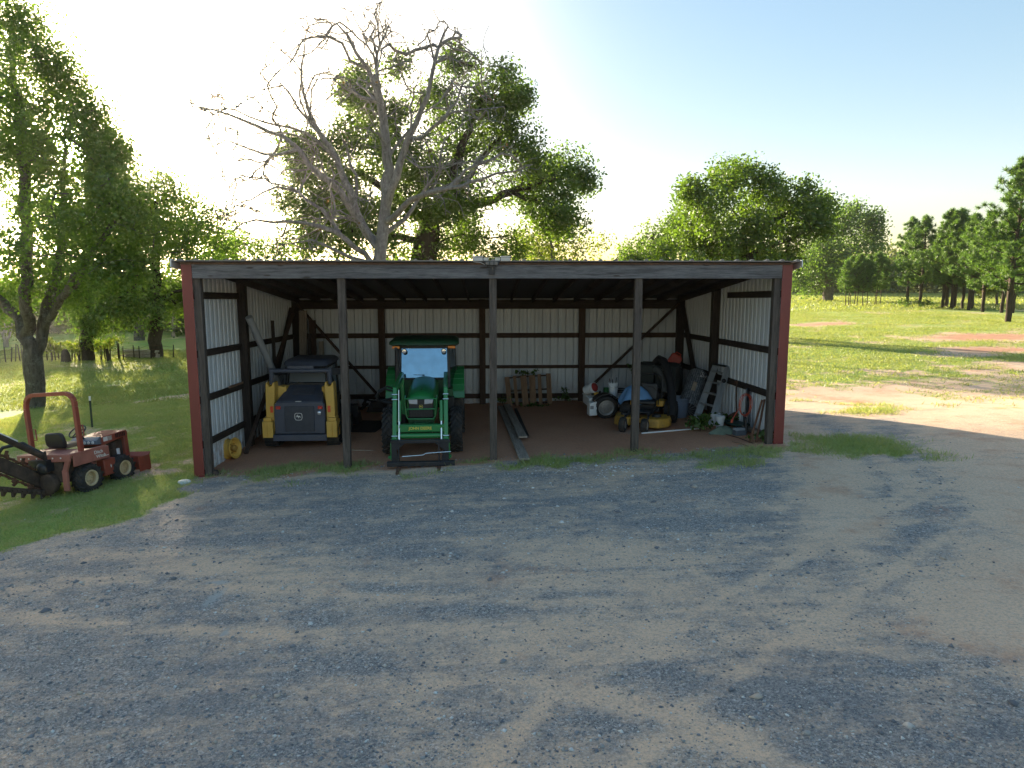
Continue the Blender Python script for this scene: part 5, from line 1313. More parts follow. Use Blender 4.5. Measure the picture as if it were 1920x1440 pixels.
# lumber and poles against the wall on the lawn side
fl = lambda u, w, dz=0: S(u, w) + Vector((0, 0, dz))
pt = lambda u, w, z: S(u, w, z)
single('steel_pipe', 'thick grey pipe leaning beside the dark side post on the left', 'pipe', MB().tube([pt(.42, 2.55, 3.15) - fl(.95, 4.4, .06), Vector((0, 0, 0))], .085, 14), pm('galvanised_pipe', (.40, .42, .44), .5, .3, .15, 5, (1, 1, .3)), fl(.95, 4.4, .06))
board('long_board', 'long thin board leaning diagonally across the left wall behind the pipe', fl(.42, 1.85, .03), pt(.33, 6.7, 3.05), .10, .035, W_['browny'], group='boards leaning in the left corner')
board('long_board', 'shorter thin board leaning steeply between the grey pipe and the corner planks', fl(.75, 3.3, .03), pt(.32, 4.7, 2.95), .09, .03, W_['darky'], group='boards leaning in the left corner')
for i, (u, w, wd, hgt_, mm, lab) in enumerate([(.55, 6.6, .22, 3.05, 'greyy', 'wide grey plank standing upright in the left rear corner'), (.82, 6.75, .20, 2.75, 'browny', 'brown plank standing upright right of the wide grey corner plank'), (1.06, 6.9, .14, 2.1, 'greyy', 'short narrow plank standing in the left rear corner by the brace'), (.95, 6.1, .10, 2.4, 'darky', 'dark narrow plank standing in front of the corner planks')]):
    board('corner_plank', lab, fl(u, w, .02), pt(u - .04 * i, w + .35, gz(*S(u, w).xy) + hgt_), wd, .04, W_[mm], up=(0, 1, 0), group='planks standing in the left corner')
board('loose_slat', 'pale split slat resting along a girt on the left wall', pt(.20, 1.65, 1.62), pt(.20, 2.55, 1.60), .03, .05, W_['paley'])
YD = thing('yellow_wheel', 'yellow steel wheel rim standing against the left wall at the front', 'wheel rim', tuple(place(428, 860, .24) + Vector((.08, 0, 0))), (0, R(-8), R(-12)))
mb = MB(); mb.lathe([(.215, -.11), (.24, -.10), (.225, -.06), (.20, -.04), (.20, .05), (.225, .08), (.24, .11), (.215, .115), (.19, .06), (.17, .02), (.08, .02), (.06, .05), (.0, .05)], (0, 0, 0), (1, 0, 0), 30); mb.build('rim', YEL, YD)
mb = MB(); mb.lathe([(.075, .0), (.075, .10), (.05, .13), (0, .135)], (0, 0, 0), (1, 0, 0), 14)
for k in range(6): a = k * 1.047; mb.lathe([(.013, 0), (.013, .05), (0, .055)], (.02, .11 * math.cos(a), .11 * math.sin(a)), (1, 0, 0), 6)
mb.build('hub', pm('rusty_yellow', (.36, .20, .04), .7, 0, .4, 10), YD)
OT = thing('old_tyre', 'old black tyre leaning in the dark left of the track loader', 'tyre', tuple(fl(.62, 3.35, .30)), (0, R(-14), R(10)))
MB().lathe([(.18, -.09), (.24, -.12), (.29, -.10), (.31, -.05), (.31, .05), (.29, .10), (.24, .12), (.18, .09), (.2, 0)], (0, 0, 0), (1, 0, 0), 30, closed=True).build('casing', RUB, OT)
p = place(690, 800); single('plywood_sheet', 'thin dirty plywood sheet lying on the dirt between loader and tractor', 'plywood', MB().bb(-.42, .42, -.75, .75, 0, .015), W_['darky'], (p.x, p.y, p.z + .006), (0, 0, R(-6)), bevel=.003)
p = place(670, 845); single('rope_end', 'pale length of rope lying on the dirt floor right of the first post', 'rope', MB().tube([(-.18, .02, .01), (.0, -.01, .012), (.2, -.03, .01), (.42, -.06, .012)], .010, 6), pm('pale_rope', (.36, .30, .22), .9), tuple(p))
# heap of scrap branches and tin by the rear wall
p = S(2.9, 6.7); rs = np.random.RandomState(4)
H_ = thing('scrap_heap', 'low heap of dark scrap timber against the rear wall beside the tractor', 'scrap heap', tuple(p))
for k in range(16):
    a = rs.rand() * 3.1; L_ = .4 + rs.rand() * .8; c = Vector((rs.randn() * .42, rs.randn() * .16, .05 + rs.rand() * .25)); d = Vector((math.cos(a), math.sin(a) * .5, rs.randn() * .2)) * L_ / 2
    MB().bar(c - d, c + d, .06 + rs.rand() * .05, .04).build('offcut', W_['darkx'], H_, .004)
MB().prism([(-.5, .0), (.45, .0), (.5, .22), (.1, .42), (-.35, .30)], -.2, .15, 'xz').build('crate', BLKM, H_, .03)

# planks lying across the middle of the floor
a = place(983.5, 866, .055); b_ = place(940, 764, .03); board('floor_plank', 'longest grey plank lying on the floor, its near end out on the gravel edge', a, b_, .215, .045, W_['greyy'], group='planks lying on the shed floor')
a = place(980.5, 828, .105); b_ = place(950, 764, .08); board('floor_plank', 'shorter grey plank lying on top of the longest one', a, b_, .20, .045, W_['greyy'], group='planks lying on the shed floor')
a = place(989, 821, .03); b_ = place(967, 769, .03); board('floor_plank', 'dark narrow plank lying on the dirt right of the two stacked planks', a, b_, .075, .06, W_['darky'], group='planks lying on the shed floor')

# two pallets leaning on the rear wall
def pallet(px, wid, hgt_, slats, lab, roll, mm):
    Yp = 21.25; b = at(px, 757, Yp); b.z = gz(b.x, b.y)
    t = thing('wooden_pallet', lab, 'pallet', tuple(b), (R(-13), R(roll), TH), 'pallets leaning on the rear wall')
    for f, w in slats:
        x = -wid / 2 + f * wid; MB().bb(x - w / 2, x + w / 2, -.012, .008, .0 + rnd.uniform(0, .02), hgt_ - rnd.uniform(0, .03)).build('slat', W_[mm], t, .003)
    for z in (.04, .46, .90): MB().bb(-wid / 2, wid / 2, .01, .09, z * hgt_ - .02 + .04, z * hgt_ + .02 + .04).build('stringer', W_['brownx'], t, .003)
pallet(972, .60, .93, [(.06, .15), (.44, .10), (.88, .19)], 'left pallet with wide gaps leaning on the rear wall beside the middle post', -5, 'palez')
pallet(1009, .80, .96, [(.04, .10), (.32, .19), (.60, .11), (.95, .15)], 'right pallet leaning on the rear wall, taller and pale brown', -2.5, 'palez')

# small plants on the rear wall and floor
def sprig(px, py, Y, hgt_, n, lab, spread=.15, cat='plant', onground=False, size=.09, name='wall_vine', m=None):
    b = at(px, py, Y)
    if onground: b.z = gz(b.x, b.y)
    t = thing(name, lab, cat, tuple(b)); rs = np.random.RandomState(int(px * 3 + py))
    sk = Skeleton(); sk.limb([(0, 0, -.02), (0.02, 0, hgt_ * .5), (0, -.01, hgt_)], -1, .008, .004, .1, .01)
    C = [np.array([rs.randn() * spread, rs.randn() * .05 - .03, hgt_ * (.25 + .8 * rs.rand())]) for _ in range(n)]
    sk.reach(C, .15, .02, rs=rs); sk.mesh('stem', BARKD, t, .003, .008); leaves('foliage', C, 6, .035, size, m or OAK2, t, .7, rs=rs)
WY = 21.52
sprig(985, 703, WY - .12, .14, 12, 'tuft of leaves growing over the top of the leaning pallets', .18)
sprig(1060, 750, WY, .42, 9, 'thin vine climbing the rear wall right of the pallets', .05)
sprig(1058, 750, WY - .1, .10, 9, 'low weed at the foot of the thin wall vine', .16, name='weed')
sprig(942, 757, WY - .15, .22, 12, 'weed growing at the rear wall behind the ends of the floor planks', .16, name='weed')
sprig(990, 762, WY - .35, .08, 10, 'low weed in front of the leaning pallets', .30, name='weed')
sprig(1184, 700, WY, .22, 8, 'small vine on the rear wall near the post in front of the mower', .04)
sprig(583, 640, WY, .10, 7, 'dark sprig of vine on the rear wall above the track loader', .10)
for (px, py, h_, n, sp, lab) in [(1313, 808, .36, 40, .15, 'leafy green weed clump growing at the foot of the folded ladder'), (1368, 795, .22, 22, .2, 'weed clump growing along the right wall behind the white pots'), (1432, 828, .22, 26, .16, 'grassy weed clump beside the leaning stakes')]:
    p = place(px, py); sprig(px, py, p.y, h_, n, lab, sp, onground=True, size=.10, name='weed')

# white cart with a spare-tyre wheel, and what lies on it
p = place(1150, 786); cz = p.z
Ct = thing('utility_cart', 'small white utility cart with a black fender and steel-rimmed wheel', 'cart', (p.x, p.y + .25, cz), (0, 0, R(6)))
mb = MB(); mb.bb(-.60, .62, .10, .95, .26, .50); mb.bb(-.62, .64, .06, .98, .49, .525); mb.build('body', WHT, Ct, .03)
mb = MB(); mb.prism([(-.66, .08), (-.44, .10), (-.47, .24), (-.40, .36), (-.46, .47), (-.66, .43)], -.20, .12, 'xz'); fp = mb.build('front_panel', WHT, Ct, .025)
MB().bb(-.64, -.55, -.215, -.20, .27, .36).build('lamp', LAMP, fp, .01)
w_ = wheel(Ct, (-.20, -.10, .31), .32, .20, .205, SILV, 20, .012, 1, .12, rim_in=.45); w_.rotation_euler = (0, R(12), R(-90))
for o in w_.children:
    mb = MB()
    for k in range(8): a = k * math.pi / 4; mb.ball((.078, .13 * math.cos(a), .13 * math.sin(a)), .022, 8, 6, (.4, 1, 1))
    mb.build('rim_hole', BLK, w_) if False else None
mb = MB(); pr = [(-.20 + .40 * math.cos(R(a)), .30 + .37 * math.sin(R(a))) for a in range(150, 14, -10)]
for q0, q1 in zip(pr[:-1], pr[1:]): mb.add([(q0[0], -.22, q0[1]), (q1[0], -.22, q1[1]), (q1[0], .12, q1[1]), (q0[0], .12, q0[1]), (q0[0] * .97 - .006, -.22, q0[1] - .03), (q1[0] * .97 - .006, -.22, q1[1] - .03), (q1[0] * .97 - .006, .12, q1[1] - .03), (q0[0] * .97 - .006, .12, q0[1] - .03)], [(0, 1, 2, 3), (7, 6, 5, 4), (0, 4, 5, 1), (3, 2, 6, 7)])
mb.build('fender', BLK, Ct); MB().bb(.18, .28, .04, .06, .34, .40).build('badge', pm('blue_badge', (.03, .05, .25), .4), Ct, .004)
w2 = wheel(Ct, (.35, .85, .2), .2, .14, .1, SILV, 14, .012, 1, .12); w2.rotation_euler = (0, 0, R(90)); 
cpos = lambda x, y, z: Ct.matrix_basis @ Vector((x, y, z))
def bucket(name, label, loc, r, h, rot=(0, 0, 0), m=None, inner=None, band=True, group=None):
    t = thing(name, label, 'bucket', loc, rot, group); m = m or WHT
    mb = MB(); prof = [(0, .004), (r * .86, .004), (r * .88, .02), (r * .96, h * .72), (r * 1.03, h * .73), (r * 1.03, h * .76), (r * .97, h * .78), (r * .98, h * .86), (r * 1.04, h * .87), (r * 1.04, h * .90), (r, h * .92), (r * 1.03, h * .98), (r * 1.03, h), (r * .96, h), (r * .84, .02), (0, .018)]
    mb.lathe(prof[1:-1], (0, 0, 0), (0, 0, 1), 24); mb.build('shell', m, t)
    MB().tube([(-r * 1.03, 0, h * .9), (-r * .8, -r * .75, h * .72), (0, -r * 1.12, h * .62), (r * .8, -r * .75, h * .72), (r * 1.03, 0, h * .9)], .004, 6).build('handle', CHR, t)
    return t
bk = bucket('bucket', 'upright white bucket holding tools on the white cart', tuple(cpos(.10, .35, .527)), .135, .36)
for i, (a, l) in enumerate(((.3, .50), (1.6, .44), (2.9, .47), (4.4, .42))):
    MB().tube([(.03 * math.cos(a), .03 * math.sin(a), .05), (.10 * math.cos(a), .10 * math.sin(a), l)], .012, 6).build('tool_handle', [BLK, W_['brownz'], RUST, BLK][i], bk)
b2 = bucket('bucket', 'tipped white bucket with a red cloth at the left end of the cart', tuple(cpos(-.62, .52, .66)), .135, .34, (R(68), R(16), R(38)))
mb = MB(); mb.ball((0, 0, .33), .125, 14, 8, (1, 1, .55)); mb.build('red_cloth', pm('red_cloth', (.22, .022, .02), .9, 0, .3, 12, bump=.5), b2)
single('paint_can', 'green tin standing left of the white tool bucket', 'can', MB().lathe([(.075, 0), (.078, .01), (.075, .02), (.075, .22), (.079, .23), (.075, .24), (.065, .235)], (0, 0, 0), (0, 0, 1), 20), pm('green_tin', (.02, .11, .04), .35, .3, .2, 14), tuple(cpos(-.10, .30, .527)))
pt_ = thing('power_tool', 'yellow and black power tool lying on the cart beside the green tin', 'tool', tuple(cpos(-.33, .35, .56)), (R(20), 0, R(25)))
MB().bb(-.11, .09, -.035, .035, .0, .07).build('motor', YEL, pt_, .015); MB().bar((.02, 0, .0), (.06, -.02, .12), .035, .05).build('grip', BLK, pt_, .006); MB().tube([(-.11, 0, .035), (-.19, 0, .035)], .02, 8).build('chuck', BLK, pt_)
single('pipe_bundle', 'short black hose loops lying at the back of the cart', 'hose', MB().tube([(.16 * math.cos(k * .5), .12 * math.sin(k * .5), .03 + k * .004) for k in range(30)], .018, 6), BLK, tuple(cpos(.38, .6, .527)))

# zero-turn mower with its grass collector
p = place(1212, 808); mw = Vector((p.x + .10, p.y + .80, gz(p.x, p.y + .7)))
M = thing('riding_mower', 'yellow riding mower with black grass collector and blower tubes, facing the yard', 'mower', tuple(mw), (0, 0, R(-22)))
mb = MB(); YELD = pm('grimy_yellow', (.56, .30, .035), .5, 0, .15, 4, dust=(.10, .075, .045), dust_amt=.6, dscale=5)
for lobe in ([(-.16, -.42), (-.24, -.70), (-.44, -.76), (-.62, -.58), (-.68, -.26), (-.60, .02), (-.20, .05)], [(.02, -.52), (.20, -.74), (.48, -.74), (.66, -.54), (.70, -.24), (.62, .03), (.04, .05)]):
    mb.loft([[Vector((x, y, .09)) for x, y in lobe], [Vector((x, y, .22)) for x, y in lobe], [Vector((x * .96, y * .93 - .01, .30)) for x, y in lobe]])
mb.bb(-.30, .12, -.36, .03, .12, .24)
mb.build('mower_deck', YELD, M, .014)
mb = MB(); mb.lathe([(.12, 0), (.11, .06), (.03, .07)], (-.40, -.34, .30), (0, 0, 1), 16); mb.lathe([(.12, 0), (.11, .06), (.03, .07)], (.36, -.36, .30), (0, 0, 1), 16); mb.bb(-.38, .34, -.40, -.32, .345, .36); mb.build('belt_cover', BLK, M, .01)
for s in (-1, 1):
    wheel(M, (s * .26 - .06, -.98, .175), .18, .15, .085, SILV, 14, .008, -1, .1); wheel(M, (s * .56, .50, .29), .295, .28, .13, BLKM, 20, .016, s, .2)
mb = MB()
for s in (-1, 1): mb.bar((s * .24, .6, .42), (s * .24, -.75, .40), .05, .07); mb.bar((s * .24, -.75, .40), (s * .28, -.98, .36), .05, .05); mb.bar((s * .28, -.98, .36), (s * .205, -.98, .15), .03, .03, (0, 1, 0))
mb.bb(-.30, .30, -.55, -.10, .40, .43); mb.bb(-.30, .30, .3, 1.0, .30, .46); mb.build('frame', BLKM, M, .008)
MB().bb(.24, .42, .18, .60, .45, .60).build('side_pod', YELD, M, .03); MB().bb(-.42, -.24, .18, .60, .45, .60).build('side_pod', YELD, M, .03)
mb = MB(); mb.bb(-.24, .24, .05, .5, .5, .6); mb.box((0, .52, .78), (.44, .09, .42), (R(-10), 0, 0)); mb.build('seat', BLK, M, .035)
mb = MB()
for s in (-1, 1): mb.tube([(s * .30, .15, .5), (s * .32, -.02, .85), (s * .18, -.08, .98), (s * .03, -.08, 1.0)], .014, 8)
mb.tube([(-.30, .62, .5), (-.30, .66, 1.12), (-.2, .66, 1.2), (.2, .66, 1.2), (.30, .66, 1.12), (.30, .62, .5)], .022, 8); mb.build('steering_lever', BLK, M)
mb = MB(); mb.bb(-.25, .28, .72, 1.12, .46, .72); mb.lathe([(.16, 0), (.16, .10), (.06, .14)], (.02, .92, .72), (0, 0, 1), 18); mb.tube([(.22, .8, .6), (.34, .8, .66), (.34, .8, .82)], .035, 8); mb.build('engine', BLKM, M, .015)
GCOL = pm('charcoal_mesh_fabric', (.030, .033, .030), .85, 0, .3, 30)
mb = MB()
for x0, x1 in ((-.52, -.02), (.02, .55)):
    rr = []
    for z, i_ in [(.62, .04), (.70, 0), (1.28, -.01), (1.36, .02), (1.40, .10)]: rr.append([Vector(q) for q in [(x0 + i_, 1.15 + i_, z), (x1 - i_, 1.15 + i_, z), (x1 - i_, 1.85 - i_, z), (x0 + i_, 1.85 - i_, z)]])
    mb.loft(rr)
mb.bb(-.55, .58, 1.14, 1.86, 1.33, 1.37)
mb.build('grass_collector', GCOL, M, .02)
MB().tube([(.0, 1.30, 1.42), (.10, 1.22, 1.53), (.24, 1.05, 1.50), (.38, .85, 1.30), (.50, .62, 1.02), (.60, .35, .72), (.66, .10, .42), (.66, -.1, .26)], .105, 14).build('blower_tube', BLK, M, ang=70)
MB().tube([(.02, 1.15, 1.26), (.16, 1.02, 1.22), (.30, .88, 1.02), (.34, .75, .72)], .085, 12).build('blower_tube', pm('grey_tube', (.085, .085, .08), .6, 0, .2, 6), M, ang=70)

def crumple(name, label, cat, loc, rx, ry, rz, m, seed, rot=0, drop=0.0, n=26):
    """a heaped or draped cloth: closed lumpy dome with folds"""
    vs = []; fs = []
    for j in range(n + 1):
        for i in range(n):
            r = j / n; a = 2 * math.pi * i / n
            k = 1 + .16 * math.sin(3 * a + seed) + .10 * math.sin(7 * a + seed * 2) * r
            h = (1 - r ** 2.2) + .22 * (float(vnoise(np.array(r * 5 * math.cos(a) + seed), np.array(r * 5 * math.sin(a)), 40 + seed, 1.0)) - .5)
            x, y = rx * r * math.cos(a) * k, ry * r * math.sin(a) * k
            z = rz * h * (1 - .0) - drop * r * r * (1 + .35 * math.sin(5 * a + seed))
            if drop == 0: z = max(z, .004) if j < n else 0
            vs.append((x, y, z))
    for j in range(n):
        for i in range(n):
            q = (i + 1) % n; fs.append((j * n + i, j * n + q, (j + 1) * n + q, (j + 1) * n + i))
    mb = MB(); mb.add(vs, fs); return single(name, label, cat, mb, m, loc, (0, 0, rot), ang=75)
mwl = lambda x, y, z: M.matrix_basis @ Vector((x, y, z))
crumple('blue_tarp', 'crumpled blue tarp draped over the mower seat', 'tarp', tuple(mwl(-.34, .34, .78)), .44, .30, .17, pm('blue_tarp', (.11, .24, .44), .55, 0, .18, 9, bump=.4, bscale=14), 2, drop=.24)
# plastic tub behind the mower's wheel, cabinet and fuel can in the corner
p = place(1268, 791); TB = thing('plastic_tub', 'grey blue plastic tub behind the right rear wheel of the mower', 'tub', (p.x + .22, p.y + .75, gz(p.x, p.y + .75)))
MB().lathe([(.20, .01), (.22, .03), (.27, .50), (.29, .51), (.29, .54), (.26, .54), (.20, .06), (.0, .05)], (0, 0, 0), (0, 0, 1), 26).build('shell', pm('grey_blue_plastic', (.16, .20, .28), .5, 0, .12, 5, dust=(.2, .15, .1), dust_amt=.3), TB)
c = S(11.25, 6.3); CB = thing('steel_cabinet', 'dark low cabinet in the right rear corner behind the mower', 'cabinet', tuple(c), (0, 0, TH - R(4)))
MB().bb(-.55, .45, -.3, .3, .0, 1.12).build('carcass', BLKM, CB, .01)
for s in (-1, 1): d_ = MB().bb(min(s * .02, s * .53), min(.44, max(s * .02, s * .53)), -.325, -.302, .05, 1.07).build('door', pm('dark_olive_steel', (.03, .034, .03), .5, .2, .3, 6), CB, .006); MB().tube([(s * .08, -.33, .55), (s * .08, -.36, .57), (s * .08, -.36, .67), (s * .08, -.33, .69)], .008, 6).build('handle', CHR, d_)
FC = thing('fuel_can', 'red plastic fuel can tilted on top of the corner cabinet', 'fuel can', (c.x + .12, c.y - .08, c.z + 1.13), (0, R(32), R(-8)))
REDP = pm('red_plastic', (.50, .055, .03), .45, 0, .1, 5, dust=(.2, .12, .1), dust_amt=.2)
rr = []
for z, i_ in [(.05, .02), (.07, 0), (.34, 0), (.40, .03), (.43, .09)]: rr.append([Vector(q) for q in [(-.17 + i_, -.09 + i_ * .5, z), (.17 - i_, -.09 + i_ * .5, z), (.17 - i_, .09 - i_ * .5, z), (-.17 + i_, .09 - i_ * .5, z)]])
MB().loft(rr).build('body', REDP, FC, .02); MB().tube([(-.10, 0, .41), (-.08, 0, .47), (.06, 0, .47), (.09, 0, .41)], .016, 8).build('handle', REDP, FC); MB().lathe([(.03, 0), (.03, .03), (0, .035)], (.12, 0, .40), (.4, 0, 1), 12).build('cap', BLK, FC)

# roll of wire fencing with paper labels
ml, nt, ns, ln, b = nodes_of('rolled_wire')
vv = coords(nt, (1, 1, 1)); br = N(nt, 'ShaderNodeTexBrick', inp={'Scale': 1.0, 'Mortar Size': .006, 'Brick Width': .16, 'Row Height': .055, 'Bias': .1})
sp_ = N(nt, 'ShaderNodeSeparateXYZ'); ln.new(vv, sp_.inputs[0]); at2 = N(nt, 'ShaderNodeMath', operation='ARCTAN2'); ln.new(sp_.outputs['Y'], at2.inputs[0]); ln.new(sp_.outputs['X'], at2.inputs[1])
am = N(nt, 'ShaderNodeMath', operation='MULTIPLY'); ln.new(at2.outputs[0], am.inputs[0]); am.inputs[1].default_value = .27
cx_ = N(nt, 'ShaderNodeCombineXYZ'); ln.new(sp_.outputs['Z'], cx_.inputs[0]); ln.new(am.outputs[0], cx_.inputs[1]); ln.new(cx_.outputs[0], br.inputs['Vector'])
br.inputs['Color1'].default_value = (.26, .28, .31, 1); br.inputs['Color2'].default_value = (.40, .42, .45, 1); br.inputs['Mortar'].default_value = (.09, .095, .11, 1)
nz = N(nt, 'ShaderNodeTexNoise', inp={'Scale': 7, 'Detail': 7, 'Roughness': .75}); ln.new(vv, nz.inputs['Vector']); rz = ramp(nt, [(.35, .45), (.65, 1.1)]); ln.new(nz.outputs['Fac'], rz.inputs['Fac'])
mx = N(nt, 'ShaderNodeMixRGB', blend_type='MULTIPLY'); mx.inputs['Fac'].default_value = 1; ln.new(br.outputs['Color'], mx.inputs['Color1']); ln.new(rz.outputs['Color'], mx.inputs['Color2']); ln.new(mx.outputs['Color'], b.inputs['Base Color']); b.inputs['Roughness'].default_value = .6; b.inputs['Metallic'].default_value = .2
b0 = place(1296, 783); base = Vector((b0.x - .06, b0.y + .22, b0.z + .17)); topp = Vector((5.10, b0.y + 1.15, 1.42)); dv = topp - base; L_ = dv.length
FR = thing('fence_roll', 'large grey roll of wire fencing with white paper labels leaning on the right wall', 'fencing roll', tuple(base)); FR.rotation_euler = dv.to_track_quat('Z', 'Y').to_euler()
mb = MB(); mb.lathe([(.16, .0), (.27, .0), (.285, .12), (.275, .5), (.285, .9), (.27, L_), (.16, L_), (.15, L_ - .1)], (0, 0, 0), (0, 0, 1), 32); mb.build('wire', ml, FR, ang=30)
tocam = FR.rotation_euler.to_matrix().inverted() @ (Vector((0, 0, CAM_H)) - base); ac = math.atan2(tocam.y, tocam.x)
def wrap(a0, a1, z0, z1, r):
    vs = []; n = 8
    for i in range(n + 1):
        a = a0 + (a1 - a0) * i / n
        for z in (z0, z1): vs.append((r * math.cos(a), r * math.sin(a), z))
    mb = MB(); mb.add(vs, [(2 * i, 2 * i + 2, 2 * i + 3, 2 * i + 1) for i in range(n)]); return mb
lm, nt, ns, ln, b = nodes_of('printed_label'); vv = coords(nt, (14, 14, 9)); nz = N(nt, 'ShaderNodeTexNoise', inp={'Scale': 2, 'Detail': 4}); ln.new(vv, nz.inputs['Vector']); rz = ramp(nt, [(.46, (.10, .09, .10)), (.52, (.70, .69, .68))]); ln.new(nz.outputs['Fac'], rz.inputs['Fac']); ln.new(rz.outputs['Color'], b.inputs['Base Color'])
wrap(ac + .15, ac + 1.0, 1.02, 1.22, .290).build('paper_label', lm, FR, smooth=False); wrap(ac - .2, ac + .15, .45, .78, .290).build('paper_label', pm('worn_paper', (.45, .36, .27), .8, 0, .35, 12), FR, smooth=False)

# folded step ladder
A0 = place(1330, 797, .0); LD = thing('step_ladder', 'folded aluminium step ladder leaning on the right wall beside the fencing roll', 'ladder', tuple(A0))
Bv = Vector((-.22, .60, 0)); tv = Vector((.62, .85, 1.33)); wv = (Bv - Vector((.02, .10, 0)))
for nm, off in (('front_rail', Vector((0, 0, 0))), ('back_rail', Vector((.09, -.03, -.0)))):
    for k, f in enumerate((0, 1)):
        p0 = Bv * f + off; p1 = tv + Bv * f * .78 + off * .6; MB().bar(p0, p1, .030, .085, (1, -.6, 0)).build(nm, ALU, LD, .004)
for k in range(5):
    f = .12 + k * .19; p0 = tv * f; p1 = Bv + (tv + Bv * -.22) * f; MB().bar(p0, p1, .09, .03).build('step', ALU, LD, .003)
MB().box(tuple(tv + Bv * .4), (.12, .52, .05), (0, .2, .35)).build('top_cap', BLK, LD, .008)
MB().ball(tuple(tv * .74 + Vector((.02, -.05, .02))), .055, 12, 8).build('tape_roll', BLK, LD)

# pots, tarp, tool box, pole, hanging hoe, cord, screens, stakes along the right wall
for i, (px, py, lab) in enumerate(((1341, 797, 'rear white flower pot by the ladder foot'), (1349, 803, 'front ribbed white flower pot on the floor by the ladder foot'))):
    p = place(px, py); t = thing('flower_pot', lab, 'pot', tuple(p), (0, 0, 0), 'white pots by the ladder'); r = .10
    MB().lathe([(.075, 0), (.08, .01), (.088, .09), (.094, .09), (.098, .16), (.104, .16), (.112, .25), (.122, .25), (.122, .29), (.108, .29), (.078, .03), (0, .03)][:-1], (0, 0, 0), (0, 0, 1), 22).build('shell', WHT, t); MB().lathe([(.104, .25), (.02, .262)], (0, 0, 0), (0, 0, 1), 18).build('soil', MUD, t)
p = place(1358, 812); crumple('canvas_sheet', 'pale green canvas heaped on the floor in front of the white pots', 'canvas', tuple(p), .34, .22, .16, pm('pale_green_canvas', (.13, .17, .13), .9, 0, .2, 8, bump=.4, bscale=20), 5, R(15))
a = place(1362, 797, .10); b_ = place(1400, 806, .10); board('painted_board', 'dark green board lying flat along the right wall behind the canvas', a, b_, .34, .05, pm('dark_green_paint', (.022, .055, .045), .55, 0, .25, 6, dust=(.1, .07, .05), dust_amt=.3))
a = place(1392, 806, .07); b_ = place(1440, 822, .07); board('edge_timber', 'grey timber lying along the foot of the right wall toward the front post', a, b_, .12, .10, W_['greyy'], cat='timber')
p = place(1386, 816); t = thing('tool_box', 'small grey blue tool box on the floor in front of the right wall', 'tool box', tuple(p), (0, 0, R(15)))
mb = MB(); mb.bb(-.13, .13, -.08, .08, 0, .12); mb.build('tray', pm('blue_grey_plastic', (.10, .12, .15), .5), t, .015); MB().prism([(-.08, .12), (.08, .12), (.05, .17), (-.05, .17)], -.135, .135, 'yz').build('lid', pm('pale_grey_plastic', (.28, .30, .33), .45), t, .01)
MB().tube([(-.07, 0, .165), (-.07, 0, .20), (.07, 0, .20), (.07, 0, .165)], .008, 6).build('handle', BLK, t)
a = place(1203, 814, .02); b_ = place(1311, 805, .02); single('plastic_pole', 'long white plastic pole lying on the dirt in front of the mower', 'pole', MB().tube([Vector((0, 0, 0)), b_ - a], .017, 10), WHT, tuple(a))
for i, (pxy, lab) in enumerate((((1373, 829, 1404, 838), 'thin pale stick lying on the dirt near the small tool box'), ((1360, 815, 1412, 832), 'thin brown stick lying on the dirt near the grassy weed clump'))):
    a = place(pxy[0], pxy[1], .012); b_ = place(pxy[2], pxy[3], .012); single('stick', lab, 'stick', MB().tube([Vector((0, 0, 0)), (b_ - a) * .5 + Vector((0, .03, .01)), b_ - a], .009, 6), W_['palex' if i == 0 else 'brownx'], tuple(a))
q0 = S(SW - .17, 2.40, 0); HO = thing('hoe', 'rusty long-handled hoe hanging head down from the right wall girt', 'hoe', (q0.x, q0.y, 1.55)); 
MB().tube([(0, 0, .02), (0, .0, -.35), (.02, -.02, -.72)], .018, 8).build('shaft', W_['brownz'], HO); MB().prism([(-.20, -.80), (-.02, -.70), (.05, -.72), (.10, -.88), (.04, -.92), (-.02, -.80), (-.18, -.84)], -.03, .0, 'xz').build('blade', RUST, HO, .004); MB().bb(-.05, .05, -.02, .02, -.01, .06).build('hook', RUST, HO, .004)
q0 = S(SW - .40, 1.22, 0); CC = thing('extension_cord', 'orange extension cord coiled and hung on the right wall near the front', 'cord', (q0.x, q0.y, 1.23), (0, 0, R(38)))
ORC = pm('orange_cord', (.62, .10, .05), .5, 0, .1, 6); mb = MB(); rs = np.random.RandomState(3)
pts = []
for k in range(130):
    a = k * 2 * math.pi / 22; r = .215 + .014 * math.sin(k * .33) + .008 * rs.randn() * .3; pts.append((r * math.cos(a) * 1.02, -.03 + .03 * math.sin(k * .21), r * 1.12 * math.sin(a)))
mb.tube(pts[:96], .0062, 6); mb.build('coil', ORC, CC); mb = MB(); mb.tube([(-.22, -.03, -.05), (-.34, .0, -.2), (-.40, .02, -.30)], .008, 6); mb.build('loose_end', ORC, CC); MB().box((-.41, .02, -.33), (.05, .04, .08), (0, .3, 0)).build('plug', ORC, CC, .01)
ms_, nt, ns, ln, b = nodes_of('wire_screen'); vv = coords(nt); br = N(nt, 'ShaderNodeTexBrick', inp={'Scale': 1.0, 'Mortar Size': .004, 'Brick Width': .035, 'Row Height': .03}); br.offset = 0
mp = N(nt, 'ShaderNodeMapping'); mp.inputs['Rotation'].default_value = (R(90), 0, 0); ln.new(vv, mp.inputs['Vector']); ln.new(mp.outputs[0], br.inputs['Vector']); br.inputs['Color1'].default_value = (.045, .05, .06, 1); br.inputs['Color2'].default_value = (.06, .065, .075, 1); br.inputs['Mortar'].default_value = (.16, .17, .19, 1); ln.new(br.outputs['Color'], b.inputs['Base Color'])
